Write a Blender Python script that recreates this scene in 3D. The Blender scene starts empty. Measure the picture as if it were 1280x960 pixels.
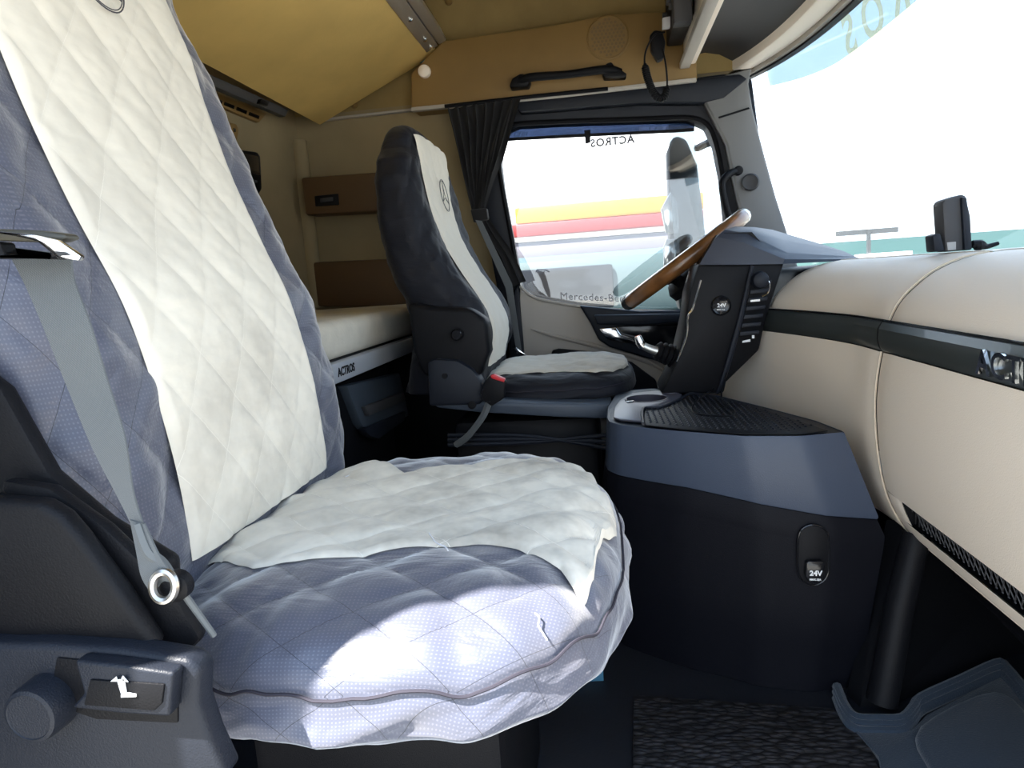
import bpy, bmesh, math, random
import numpy as np
from mathutils import Vector, Matrix, noise
random.seed(4)
sc = bpy.context.scene
COL = sc.collection
PI = math.pi

# ------------------------------------------------------------------ camera
FPX = 853.0
EYE = np.array([0., 0., .85])
def cam_axes(vp=(750., 342.), slope=-.07):
    y = np.array([vp[0]-640, vp[1]-480, FPX]); y /= np.linalg.norm(y)
    n = np.cross(y, np.array([1., slope, 0.])); n /= np.linalg.norm(n)
    if n[1] > 0: n = -n
    return np.stack([np.cross(y, n), y, n])
R = cam_axes()                      # world = R @ camera(x right, y down, z forward)
cd = bpy.data.cameras.new('camera'); cam = bpy.data.objects.new('camera', cd); COL.objects.link(cam)
cd.sensor_width = 36; cd.lens = FPX/1280*36; cd.clip_start = .01; cd.clip_end = 500
m = Matrix.Identity(4)
for i in range(3):
    m[i][0] = R[i][0]; m[i][1] = -R[i][1]; m[i][2] = -R[i][2]; m[i][3] = EYE[i]
cam.matrix_world = m
sc.camera = cam
def at(x, y, X=None, Y=None, Z=None):       # the point where a sight line meets a real plane of the cab
    d = R @ np.array([x-640, y-480, FPX])
    t = (X-EYE[0])/d[0] if X is not None else (Y-EYE[1])/d[1] if Y is not None else (Z-EYE[2])/d[2]
    return EYE + t*d

# ------------------------------------------------------------------ light
sc.view_settings.view_transform = 'Standard'; sc.view_settings.look = 'None'
sc.view_settings.gamma = 1; sc.view_settings.use_curve_mapping = False
sc.view_settings.exposure = 0.6
w = bpy.data.worlds.new('sky'); sc.world = w; w.use_nodes = True
nt = w.node_tree; nt.nodes.clear()
out = nt.nodes.new('ShaderNodeOutputWorld'); bg = nt.nodes.new('ShaderNodeBackground')
tc = nt.nodes.new('ShaderNodeTexCoord'); sp = nt.nodes.new('ShaderNodeSeparateXYZ'); cr = nt.nodes.new('ShaderNodeValToRGB')
nt.links.new(tc.outputs['Generated'], sp.inputs[0]); nt.links.new(sp.outputs['Z'], cr.inputs[0])
cr.color_ramp.elements[0].position = 0.0; cr.color_ramp.elements[0].color = (.88, .95, 1, 1)
cr.color_ramp.elements[1].position = .8; cr.color_ramp.elements[1].color = (.44, .66, 1, 1)
nt.links.new(cr.outputs[0], bg.inputs[0]); bg.inputs[1].default_value = 2.0
nt.links.new(bg.outputs[0], out.inputs[0])
sd = bpy.data.lights.new('sun', 'SUN'); sun = bpy.data.objects.new('sun', sd); COL.objects.link(sun)
sd.energy = 20; sd.angle = .012; sd.color = (1, .95, .87)
SUNDIR = Vector((.45, .37, -.80)).normalized()     # the way the light travels
sun.rotation_euler = SUNDIR.to_track_quat('-Z', 'Y').to_euler()
sun.location = (-1, -3, 5)

# ------------------------------------------------------------------ materials
def mat(name, col, rough=.5, metal=0., grain=0., gscale=300., sheen=0., spec=.5, var=0., vscale=6., coat=0., fn=None, trans=0.):
    M = bpy.data.materials.new(name); M.use_nodes = True
    n = M.node_tree.nodes; l = M.node_tree.links; b = n['Principled BSDF']
    b.inputs['Base Color'].default_value = (*col, 1); b.inputs['Roughness'].default_value = rough
    b.inputs['Metallic'].default_value = metal; b.inputs['Specular IOR Level'].default_value = spec
    b.inputs['Sheen Weight'].default_value = sheen; b.inputs['Coat Weight'].default_value = coat
    b.inputs['Sheen Roughness'].default_value = .4
    co = n.new('ShaderNodeTexCoord')
    if grain:
        t = n.new('ShaderNodeTexNoise'); t.inputs['Scale'].default_value = gscale; t.inputs['Detail'].default_value = 2
        bp = n.new('ShaderNodeBump'); bp.inputs['Strength'].default_value = grain; bp.inputs['Distance'].default_value = .001
        l.new(co.outputs['Object'], t.inputs['Vector']); l.new(t.outputs[0], bp.inputs['Height']); l.new(bp.outputs[0], b.inputs['Normal'])
    if var:
        t = n.new('ShaderNodeTexNoise'); t.inputs['Scale'].default_value = vscale; t.inputs['Detail'].default_value = 4
        r = n.new('ShaderNodeValToRGB')
        r.color_ramp.elements[0].position = .3; r.color_ramp.elements[1].position = .7
        r.color_ramp.elements[0].color = (*[c*(1-var) for c in col], 1); r.color_ramp.elements[1].color = (*[min(1, c*(1+var*.5)) for c in col], 1)
        l.new(co.outputs['Object'], t.inputs['Vector']); l.new(t.outputs[0], r.inputs[0]); l.new(r.outputs[0], b.inputs['Base Color'])
    if fn: fn(M, n, l, b, co)
    return M
def math_node(n, l, op, a, b=None):
    m = n.new('ShaderNodeMath'); m.operation = op
    for i, v in enumerate((a, b)):
        if v is None: continue
        if isinstance(v, (int, float)): m.inputs[i].default_value = v
        else: l.new(v, m.inputs[i])
    return m.outputs[0]
def mixc(n, l, f, c0, c1):
    m = n.new('ShaderNodeMix'); m.data_type = 'RGBA'
    l.new(f, m.inputs[0])
    for i, c in ((6, c0), (7, c1)):
        if isinstance(c, tuple): m.inputs[i].default_value = (*c, 1)
        else: l.new(c, m.inputs[i])
    return m.outputs[2]
QK = 1.25; QP = .100            # quilting: slope of the diagonals and their pitch in metres
def quilt_lines(n, l, uv, k, p, wd):
    s = n.new('ShaderNodeSeparateXYZ'); l.new(uv, s.inputs[0])
    ka = math_node(n, l, 'MULTIPLY', s.outputs[0], k)
    r = []
    for op in ('ADD', 'SUBTRACT'):
        x = math_node(n, l, 'DIVIDE', math_node(n, l, op, s.outputs[1], ka), p)
        f = math_node(n, l, 'ABSOLUTE', math_node(n, l, 'SUBTRACT', math_node(n, l, 'FRACT', x), .5))
        r.append(math_node(n, l, 'GREATER_THAN', f, .5-wd))
    return math_node(n, l, 'MAXIMUM', r[0], r[1]), s
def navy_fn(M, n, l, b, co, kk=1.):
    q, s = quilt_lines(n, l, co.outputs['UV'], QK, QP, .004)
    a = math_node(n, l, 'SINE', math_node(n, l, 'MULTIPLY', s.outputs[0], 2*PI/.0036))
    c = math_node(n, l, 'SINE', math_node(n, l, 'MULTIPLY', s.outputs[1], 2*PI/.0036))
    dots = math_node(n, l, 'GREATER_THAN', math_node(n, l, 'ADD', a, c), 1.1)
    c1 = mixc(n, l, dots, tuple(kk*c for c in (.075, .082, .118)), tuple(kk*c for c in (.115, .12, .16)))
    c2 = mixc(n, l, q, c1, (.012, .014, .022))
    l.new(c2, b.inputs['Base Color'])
    t = n.new('ShaderNodeTexNoise'); t.inputs['Scale'].default_value = 20; t.inputs['Detail'].default_value = 5; t.inputs['Distortion'].default_value = 1.2
    mp = n.new('ShaderNodeMapping'); mp.inputs['Scale'].default_value = (.5, 1, 1.4); l.new(co.outputs['Object'], mp.inputs[0]); l.new(mp.outputs[0], t.inputs[0])
    bp = n.new('ShaderNodeBump'); bp.inputs['Strength'].default_value = .5; bp.inputs['Distance'].default_value = .007
    l.new(t.outputs[0], bp.inputs['Height']); l.new(bp.outputs[0], b.inputs['Normal'])
def cream_fn(M, n, l, b, co):
    q, s = quilt_lines(n, l, co.outputs['UV'], QK, QP, .004)
    t = n.new('ShaderNodeTexNoise'); t.inputs['Scale'].default_value = 7; t.inputs['Detail'].default_value = 5; t.inputs['Roughness'].default_value = .65
    l.new(co.outputs['Object'], t.inputs[0])
    r = n.new('ShaderNodeMapRange'); r.inputs[1].default_value = .44; r.inputs[2].default_value = .68; l.new(t.outputs[0], r.inputs[0])
    z = n.new('ShaderNodeSeparateXYZ'); l.new(co.outputs['Object'], z.inputs[0])
    d = n.new('ShaderNodeMapRange'); d.inputs[1].default_value = M['soil'][0]; d.inputs[2].default_value = M['soil'][1]; l.new(z.outputs[0], d.inputs[0])
    so = math_node(n, l, 'MULTIPLY', r.outputs[0], math_node(n, l, 'MULTIPLY', d.outputs[0], .9))
    c1 = mixc(n, l, so, (.80, .755, .655), (.36, .33, .28))
    c2 = mixc(n, l, q, c1, (.82, .78, .69))
    l.new(c2, b.inputs['Base Color'])
    t2 = n.new('ShaderNodeTexNoise'); t2.inputs['Scale'].default_value = 22; t2.inputs['Detail'].default_value = 5
    mp = n.new('ShaderNodeMapping'); mp.inputs['Scale'].default_value = (.5, .7, 1.8); mp.inputs['Rotation'].default_value = (.5, 0, 0)
    l.new(co.outputs['Object'], mp.inputs[0]); l.new(mp.outputs[0], t2.inputs[0])
    bp = n.new('ShaderNodeBump'); bp.inputs['Strength'].default_value = .22; bp.inputs['Distance'].default_value = .006
    l.new(t2.outputs[0], bp.inputs['Height']); l.new(bp.outputs[0], b.inputs['Normal'])
def cream(name, soil):
    M = bpy.data.materials.new('x'); bpy.data.materials.remove(M)
    def f(M, n, l, b, co):
        M['soil'] = soil; cream_fn(M, n, l, b, co)
    return mat(name, (.8, .77, .68), .85, sheen=.2, spec=.2, fn=f)
def weave_fn(c0, c1, pu=.0016, pv=.0022):
    def f(M, n, l, b, co):
        s = n.new('ShaderNodeSeparateXYZ'); l.new(co.outputs['UV'], s.inputs[0])
        a = math_node(n, l, 'SINE', math_node(n, l, 'MULTIPLY', math_node(n, l, 'ADD', s.outputs[1], math_node(n, l, 'MULTIPLY', s.outputs[0], .5)), 2*PI/pv))
        c = math_node(n, l, 'SINE', math_node(n, l, 'MULTIPLY', s.outputs[0], 2*PI/pu))
        h = math_node(n, l, 'MULTIPLY_ADD', math_node(n, l, 'MULTIPLY', a, c), .5); h.node.inputs[2].default_value = .5
        l.new(mixc(n, l, h, c0, c1), b.inputs['Base Color'])
        bp = n.new('ShaderNodeBump'); bp.inputs['Strength'].default_value = .5; bp.inputs['Distance'].default_value = .0006
        l.new(h, bp.inputs['Height']); l.new(bp.outputs[0], b.inputs['Normal'])
    return f
def rubber_fn(M, n, l, b, co):
    v = n.new('ShaderNodeTexVoronoi'); v.inputs['Scale'].default_value = 110
    mp = n.new('ShaderNodeMapping'); mp.inputs['Scale'].default_value = (.6, 1.2, 1); mp.inputs['Rotation'].default_value = (0, 0, .5)
    l.new(co.outputs['Object'], mp.inputs[0]); l.new(mp.outputs[0], v.inputs['Vector'])
    bp = n.new('ShaderNodeBump'); bp.inputs['Strength'].default_value = 1; bp.inputs['Distance'].default_value = .004; bp.invert = True
    l.new(v.outputs[0], bp.inputs['Height']); l.new(bp.outputs[0], b.inputs['Normal'])
    r = n.new('ShaderNodeValToRGB'); r.color_ramp.elements[0].color = (.055, .055, .065, 1); r.color_ramp.elements[1].color = (.008, .008, .01, 1)
    r.color_ramp.elements[0].position = .1; r.color_ramp.elements[1].position = .65
    l.new(v.outputs[0], r.inputs[0]); l.new(r.outputs[0], b.inputs['Base Color'])
def glass(name, col, alpha, rough=.0):
    M = bpy.data.materials.new(name); M.use_nodes = True; n = M.node_tree.nodes; l = M.node_tree.links; n.clear()
    o = n.new('ShaderNodeOutputMaterial'); mx = n.new('ShaderNodeMixShader'); t = n.new('ShaderNodeBsdfTransparent'); g = n.new('ShaderNodeBsdfGlossy')
    t.inputs[0].default_value = (*col, 1); g.inputs[1].default_value = .02; g.inputs[0].default_value = (1, 1, 1, 1)
    mx.inputs[0].default_value = alpha
    l.new(t.outputs[0], mx.inputs[1]); l.new(g.outputs[0], mx.inputs[2]); l.new(mx.outputs[0], o.inputs[0])
    return M
navy = mat('navy quilted fabric', (.04, .05, .08), .42, sheen=.9, fn=navy_fn)
navy_shaded = mat('navy quilted fabric shaded', (.03, .03, .05), .6, sheen=.08, spec=.2, fn=lambda M, n, l, b, co: navy_fn(M, n, l, b, co, .16))  # same navy fabric, with the driver side's shade darkened into its colour
cream_a = cream('cream quilted fabric', (-.35, 0.0))
cream_b = cream('cream worn fabric', (-.1, .3))
blk = mat('black plastic', (.007, .0072, .009), .5, spec=.16, grain=.35, gscale=700)
blk2 = mat('dark slate plastic', (.013, .016, .024), .45, spec=.25, grain=.4, gscale=800)
blk3 = mat('grey plastic', (.06, .06, .064), .5, spec=.3, grain=.3, gscale=600)
gloss = mat('gloss black', (.01, .01, .012), .15)
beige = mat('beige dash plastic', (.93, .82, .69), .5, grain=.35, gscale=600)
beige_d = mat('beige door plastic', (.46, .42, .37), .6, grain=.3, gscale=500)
tan = mat('tan cabinet laminate', (.25, .15, .045), .6, grain=.25, gscale=300, var=.12)
tan_f = mat('tan headliner fabric', (.32, .225, .085), .9, grain=.6, gscale=250, var=.15, vscale=9)
tan_b = mat('tan bunk board', (.69, .47, .15), .75, grain=.4, gscale=200, var=.14, vscale=5)
tan_w = mat('cream rear wall fabric', (.30, .235, .13), .9, grain=.6, gscale=250, var=.12)
brown = mat('brown cupboard laminate', (.10, .055, .022), .6, grain=.2)
alum = mat('brushed aluminium', (.62, .62, .6), .35, metal=.85, grain=.1)
silver = mat('silver bunk rail', (.62, .66, .72), .4, metal=.3)
chrome = mat('chrome', (.85, .85, .86), .12, metal=1)
steel = mat('worn steel', (.6, .58, .55), .3, metal=1, var=.3, vscale=60)
strip_m = mat('satin grey trim strip', (.10, .115, .115), .3, metal=.6, coat=.3)
mattress_m = mat('cream mattress ticking', (.74, .70, .60), .95, grain=.8, gscale=180, var=.12, vscale=14)
curtain_m = mat('black curtain cloth', (.012, .0115, .013), .9, sheen=.08)
webbing_m = mat('grey belt webbing', (.1, .11, .11), .65, sheen=.2, fn=weave_fn((.055, .062, .07), (.15, .165, .17)))
wood = mat('amber wooden wheel rim', (.20, .085, .027), .3, var=.4, vscale=30, coat=.5)
white_p = mat('white print', (.9, .9, .9), .5)
grey_p = mat('dark thread', (.07, .07, .08), .8)
gold_p = glass('gold lettering film', (.98, .90, .72), .03)
red_p = mat('red plastic', (.6, .03, .04), .4)
rubber = mat('nubbed rubber mat', (.03, .03, .035), .6, fn=rubber_fn)
carpet = mat('blue black carpet moulding', (.028, .045, .07), .95, grain=1, gscale=500, sheen=.4)
floor_m = mat('floor vinyl', (.012, .014, .02), .5, grain=.4, gscale=300)
blue_p = mat('blue paper', (.06, .2, .32), .6, var=.2, vscale=40)
tealcloth = mat('teal bunk sheet', (.08, .32, .38), .9)
win_g = glass('window glass', (.94, .96, .97), .07)
tint_g = glass('blue tinted film', (.12, .15, .22), .06)
visor_g = glass('windscreen shade band', (.62, .69, .73), .05)
smoke_g = glass('smoked deflector', (.55, .6, .62), .06)
thread = mat('loose thread', (.75, .75, .78), .8)

# ------------------------------------------------------------------ mesh helpers
def origin(o):
    v = Vector((0, 0, 0))
    while o is not None: v += o.location; o = o.parent
    return v
def link(name, me, material, parent=None, smooth=True, sharp=.7):
    o = bpy.data.objects.new(name, me); COL.objects.link(o)
    if parent is not None:
        me.transform(Matrix.Translation(-origin(parent))); o.parent = parent
    if material is not None:
        if isinstance(material, (list, tuple)):
            for x in material: me.materials.append(x)
        else: me.materials.append(material)
    if smooth and len(me.polygons):
        me.polygons.foreach_set('use_smooth', [True]*len(me.polygons))
        try: me.set_sharp_from_angle(angle=sharp)
        except Exception: pass
    me.update()
    return o
def thing(name, label, cat, loc, group=None):
    o = bpy.data.objects.new(name, None); COL.objects.link(o); o.location = loc; o.empty_display_size = .05
    o['label'] = label; o['category'] = cat
    if group: o['group'] = group
    return o
def tag(o, label, cat, group=None):
    o['label'] = label; o['category'] = cat
    if group: o['group'] = group
    return o
def recenter(o):        # give a top-level mesh its origin at its own base
    me = o.data; co = np.empty(len(me.vertices)*3); me.vertices.foreach_get('co', co); co = co.reshape(-1, 3)
    c = Vector(((co[:, 0].min()+co[:, 0].max())/2, (co[:, 1].min()+co[:, 1].max())/2, co[:, 2].min()))
    me.transform(Matrix.Translation(-c)); o.location = c; return o
def struct(name, me, material, **k):
    o = link(name, me, material, **k); o['kind'] = 'structure'; return o
def mesh(verts, faces, name='m'):
    me = bpy.data.meshes.new(name); me.from_pydata([tuple(map(float, v)) for v in verts], [], [tuple(f) for f in faces]); me.validate(); me.update()
    bm = bmesh.new(); bm.from_mesh(me); bmesh.ops.recalc_face_normals(bm, faces=bm.faces); bm.to_mesh(me); bm.free()
    return me
def grid(P, UV=None, cu=False, cv=False, flip=False):
    P = np.asarray(P, float); nu, nv = P.shape[:2]
    idx = np.arange(nu*nv).reshape(nu, nv)
    a = idx if not cu else np.vstack([idx, idx[:1]]); a = a if not cv else np.hstack([a, a[:, :1]])
    q = np.stack([a[:-1, :-1], a[1:, :-1], a[1:, 1:], a[:-1, 1:]], -1).reshape(-1, 4)
    if flip: q = q[:, ::-1]
    me = bpy.data.meshes.new('g')
    me.vertices.add(nu*nv); me.vertices.foreach_set('co', P.reshape(-1))
    me.loops.add(q.size); me.loops.foreach_set('vertex_index', q.reshape(-1).astype(np.int32))
    me.polygons.add(len(q)); me.polygons.foreach_set('loop_start', np.arange(0, q.size, 4, dtype=np.int32))
    me.update(calc_edges=True)
    if UV is not None:
        u = me.uv_layers.new(name='UVMap'); u.data.foreach_set('uv', np.asarray(UV, float).reshape(-1, 2)[q.reshape(-1)].reshape(-1))
    return me
def join(*ms):
    bm = bmesh.new()
    for x in ms: bm.from_mesh(x)
    me = bpy.data.meshes.new('j'); bm.to_mesh(me); bm.free(); return me
def bevel(me, off, seg=2, ang=.5):
    bm = bmesh.new(); bm.from_mesh(me)
    bmesh.ops.remove_doubles(bm, verts=bm.verts, dist=1e-6)
    bm.normal_update()
    es = [e for e in bm.edges if len(e.link_faces) == 2 and e.calc_face_angle(0) > ang]
    if off > 0: bmesh.ops.bevel(bm, geom=es, offset=off, segments=seg, profile=.5, affect='EDGES', clamp_overlap=True)
    bmesh.ops.recalc_face_normals(bm, faces=bm.faces)
    bm.to_mesh(me); bm.free(); return me
def box(a, b, bev=.0, seg=2):
    (x0, y0, z0), (x1, y1, z1) = a, b
    v = [(x, y, z) for x in (x0, x1) for y in (y0, y1) for z in (z0, z1)]
    f = [(0, 1, 3, 2), (4, 6, 7, 5), (0, 4, 5, 1), (2, 3, 7, 6), (0, 2, 6, 4), (1, 5, 7, 3)]
    return bevel(mesh(v, f), bev, seg)
def prism(poly, d, bev=.0, seg=2):          # poly: 3D points of one face, d: extrusion vector
    poly = [np.array(p, float) for p in poly]; d = np.array(d, float); n = len(poly)
    v = poly+[p+d for p in poly]
    f = [tuple(range(n)), tuple(range(2*n-1, n-1, -1))]+[(i, (i+1) % n, n+(i+1) % n, n+i) for i in range(n)]
    return bevel(mesh(v, f), bev, seg)
def smooth_path(pts, k=6, closed=False):    # Catmull-Rom
    P = [np.array(p, float) for p in pts]; n = len(P); o = []
    for i in range(n if closed else n-1):
        p0 = P[i-1] if (i > 0 or closed) else P[0]; p1 = P[i]; p2 = P[(i+1) % n]; p3 = P[(i+2) % n] if (i+2 < n or closed) else P[-1]
        for j in range(k):
            t = j/k; o.append(.5*((2*p1)+(-p0+p2)*t+(2*p0-5*p1+4*p2-p3)*t*t+(-p0+3*p1-3*p2+p3)*t**3))
    if not closed: o.append(P[-1])
    return o
def ppx(pts, d=(0, .01, 0), bev=0., k=0, seg=2, **pl):      # prism whose face is traced on a real plane
    P = [at(*p, **pl) for p in pts]
    if k: P = smooth_path(P, k, True)
    return prism(P, d, bev, seg)
def tube(path, r, n=8, closed=False, k=0, cap=True):
    P = smooth_path(path, k, closed) if k else [np.array(p, float) for p in path]
    m = len(P); rr = r if hasattr(r, '__len__') else [r]*m
    if len(rr) != m: rr = np.interp(np.linspace(0, 1, m), np.linspace(0, 1, len(rr)), rr)
    V = []; up = None
    for i in range(m):
        a = P[(i-1) % m] if (closed or i > 0) else P[0]; b = P[(i+1) % m] if (closed or i < m-1) else P[-1]
        t = b-a; t = t/(np.linalg.norm(t)+1e-12)
        if up is None:
            up = np.cross(t, [0, 0, 1.]) if abs(t[2]) < .9 else np.cross(t, [1., 0, 0])
        up = up-t*np.dot(up, t); up /= np.linalg.norm(up)+1e-12; s = np.cross(t, up)
        V.append([P[i]+rr[i]*(math.cos(2*PI*j/n)*up+math.sin(2*PI*j/n)*s) for j in range(n)])
    f = []; v = [q for ring in V for q in ring]
    for i in range(m if closed else m-1):
        for j in range(n):
            a = i*n+j; b = i*n+(j+1) % n; c = ((i+1) % m)*n+(j+1) % n; d = ((i+1) % m)*n+j
            f.append((a, b, c, d))
    if cap and not closed: f += [tuple(range(n)), tuple(range((m-1)*n, m*n))[::-1]]
    return mesh(v, f)
def lathe(prof, c, axis, n=24, cap0=True):             # prof: (radius, height along axis)
    axis = np.array(axis, float); axis /= np.linalg.norm(axis)
    u = np.cross(axis, [0, 0, 1.]) if abs(axis[2]) < .9 else np.cross(axis, [1., 0, 0]); u /= np.linalg.norm(u); s = np.cross(axis, u)
    v = []; f = []; c = np.array(c, float)
    for r, h in prof:
        v += [c+axis*h+max(r, 1e-5)*(math.cos(2*PI*j/n)*u+math.sin(2*PI*j/n)*s) for j in range(n)]
    m = len(prof)
    for i in range(m-1):
        for j in range(n): f.append((i*n+j, i*n+(j+1) % n, (i+1)*n+(j+1) % n, (i+1)*n+j))
    f += [tuple(range((m-1)*n, m*n))[::-1]]
    if cap0: f.append(tuple(range(n)))
    me = mesh(v, f); return me
def ring_band(outer, inner, d, bev=0.):     # two equal-length loops joined into a frame, extruded by d
    n = len(outer); d = np.array(d, float); O = [np.array(p) for p in outer]; I = [np.array(p) for p in inner]
    v = O+I+[p+d for p in O]+[p+d for p in I]; f = []
    for i in range(n):
        j = (i+1) % n
        f += [(i, j, n+j, n+i), (2*n+i, 3*n+i, 3*n+j, 2*n+j), (i, 2*n+i, 2*n+j, j), (n+i, n+j, 3*n+j, 3*n+i)]
    return bevel(mesh(v, f), bev)
def resample(P, n, closed=True):
    P = np.array(P, float); Q = np.vstack([P, P[:1]]) if closed else P
    L = np.r_[0, np.cumsum(np.linalg.norm(np.diff(Q, axis=0), axis=1))]
    s = np.linspace(0, L[-1], n, endpoint=not closed)
    return np.stack([np.interp(s, L, Q[:, i]) for i in range(3)], 1)
def text_mesh(body, size, origin_, xdir, ydir, ext=.0005, bold=0., spacing=1., align='LEFT'):
    c = bpy.data.curves.new('t', 'FONT'); c.body = body; c.size = size; c.extrude = ext; c.offset = bold; c.space_character = spacing; c.align_x = align; c.resolution_u = 3
    o = bpy.data.objects.new('t', c); COL.objects.link(o)
    dg = bpy.context.evaluated_depsgraph_get(); me = bpy.data.meshes.new_from_object(o.evaluated_get(dg))
    bpy.data.objects.remove(o)
    x = Vector(xdir).normalized(); y = Vector(ydir).normalized(); z = x.cross(y)
    M = Matrix((x, y, z)).transposed().to_4x4(); M.translation = Vector(origin_)
    me.transform(M); return me
def sheet(poly_pts, thick_dir):             # thin pane with real thickness
    return prism(poly_pts, thick_dir)
def nz(p): return noise.noise(Vector(p))
def quilt(a, b, A=.004):
    u = (b+QK*a)/QP; v = (b-QK*a)/QP
    return A*(np.abs(np.sin(PI*u))*np.abs(np.sin(PI*v)))**.45

# ================================================================== structure
FZ = .155        # cab floor
YL = 2.30       # inner face of the left (driver side) wall
XR = -.99       # inner face of the rear wall
struct('floor', box((-1.05, .2, FZ-.04), (1.1, 2.4, FZ)), floor_m)
struct('ceiling', box((-1.05, .12, 2.0), (.75, 2.42, 2.04)), tan_f)
struct('wall_rear', box((XR-.05, .12, FZ), (XR, 2.42, 2.0)), tan_w)
# left wall: behind the door, below and above the window line
struct('wall_left', box((XR, YL, FZ), (-.335, YL+.06, 1.44)), tan_w)
struct('trim_6', box((XR, YL-.03, FZ), (-.335, YL-.001, .665), .004), blk)
struct('trim_7', box((-.335, YL+.02, FZ), (1.0, YL+.08, .64)), blk)
struct('trim_8', box((XR+.001, .25, FZ), (XR+.03, YL, .665), .004), blk)
struct('trim_9', box((.50, 1.2, FZ), (.96, YL, .30)), blk)
struct('wall_left_upper', box((XR, YL, 1.44), (.52, YL+.06, 2.0)), tan_f)
struct('trim_1', tube([(-.985, 2.285, z) for z in (.8, 1.1, 1.36)], .03, 10), tan_w)      # rounded corner post
# right wall round the open passenger doorway
def doorway():
    zt = 1.395; z0 = .15; x0 = -.52; x1 = .80; r = .17; L = []
    for cx, cz, a0 in ((x1-r, z0+r, -90), (x1-r, zt-r, 0), (x0+.2, zt-.2, 90), (x0+r, z0+r, 180)):
        rr = .2 if a0 == 90 else r
        for k in range(9):
            a = math.radians(a0+k*90/8); L.append((cx+rr*math.cos(a), .2, cz+rr*math.sin(a)))
    outer = []
    for p in L:     # push each point out to the wall's rectangle
        dx = p[0]-.05; dz = p[2]-.8; s = min((1.08 if dx > 0 else 1.09)/max(abs(dx), 1e-6), (1.2 if dz > 0 else .66)/max(abs(dz), 1e-6))
        outer.append((.05+dx*s, .2, .8+dz*s))
    return ring_band(outer, L, (0, -.02, 0))
struct('wall_right', doorway(), blk2)
# front bulkhead and footwell lining
struct('wall_front', box((.98, .2, FZ), (1.03, 2.36, .80)), blk)

# ================================================================== seats
def seat_build(root, dx, dy, xz, thick, zt, zb, cream_mat, ws, cushion, hi):
    """quilted cover over a backrest; xz: front profile (z -> x); returns the surface function"""
    zs_, xs_ = zip(*sorted(xz)); cy = .71+dy
    def prof(z): return np.interp(z, zs_, xs_)+dx
    # smooth the profile
    zz = np.linspace(zs_[0], zs_[-1], 80); xx = np.interp(zz, zs_, xs_)
    ker = np.exp(-np.linspace(-2, 2, 13)**2); ker /= ker.sum(); xx = np.convolve(np.pad(xx, 6, mode='reflect', reflect_type='odd'), ker, 'valid')
    def prof(z): return np.interp(z, zz, xx)+dx
    def wid(z): return np.interp(z, [p[0] for p in ws], [p[1] for p in ws])
    def thk(z): return np.interp(z, [p[0] for p in thick], [p[1] for p in thick])
    N = 3.6
    def capf(z):
        u = np.clip((z-(zt-.07))/.07, 0, 1); return (1-u**2.6)**(1/2.6)
    def front(y, z):
        W = wid(z)*(.55+.45*capf(z)); T = thk(z)
        return prof(z)-T/2+T/2*capf(z)*(1-np.clip(np.abs(y/W), 0, 1)**N)**(1/N)+.014*np.exp(-((np.abs(y)-.215)/.045)**2)*np.clip((1.2-z)/.15, 0, 1)
    nz_, nt_ = (240, 220) if hi else (150, 150)
    P = np.zeros((nz_, nt_, 3)); UV = np.zeros((nz_, nt_, 2))
    th = np.linspace(0, 2*PI, nt_, endpoint=False)
    zl = np.r_[np.linspace(zb, zt-.07, nz_-40, endpoint=False), zt-.07+.07*np.sin(np.linspace(0, PI/2, 40))]
    for i, z in enumerate(zl):
        cf = capf(z); W = wid(z)*(.55+.45*cf) if cf > 0 else .001; T = thk(z)
        if i == nz_-1: W = .55*wid(z); 
        c = np.cos(th); s = np.sin(th)
        y = W*np.sign(s)*np.abs(s)**(2/N); x = prof(z)-T/2+T/2*cf*np.sign(c)*np.abs(c)**(2/N)
        x = x+np.where(c > 0, .014*np.exp(-((np.abs(y)-.215)/.045)**2)*min(1, max(0, (1.2-z)/.15)), 0)
        arc = y+np.where(np.abs(s) > .7, np.sign(s)*(prof(z)-x), 0)
        q = quilt(arc, z, .0045)
        wr = np.array([nz((a*9+3, z*16+a*5, dy*7+(1 if cc > 0 else 5)))+.6*nz((a*22, z*34-a*20, 2+dy)) for a, cc in zip(arc, c)])*.0055
        disp = (q+wr)*cf
        nx = np.sign(c)*np.abs(c)**(2-2/N)/max(T/2, .02); ny = np.sign(s)*np.abs(s)**(2-2/N)/max(W, .02); L = np.sqrt(nx*nx+ny*ny)+1e-9
        P[i, :, 0] = x+disp*nx/L; P[i, :, 1] = cy+y+disp*ny/L; P[i, :, 2] = z; UV[i, :, 0] = arc; UV[i, :, 1] = z
    me = grid(P, UV, cv=True)
    b = link('backrest_cover', me, navy if hi else navy_shaded, root, sharp=3)
    bm = bmesh.new(); bm.from_mesh(b.data)
    bmesh.ops.holes_fill(bm, edges=[e for e in bm.edges if e.is_boundary]); bmesh.ops.recalc_face_normals(bm, faces=bm.faces); bm.to_mesh(b.data); bm.free()
    return front, cy
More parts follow.
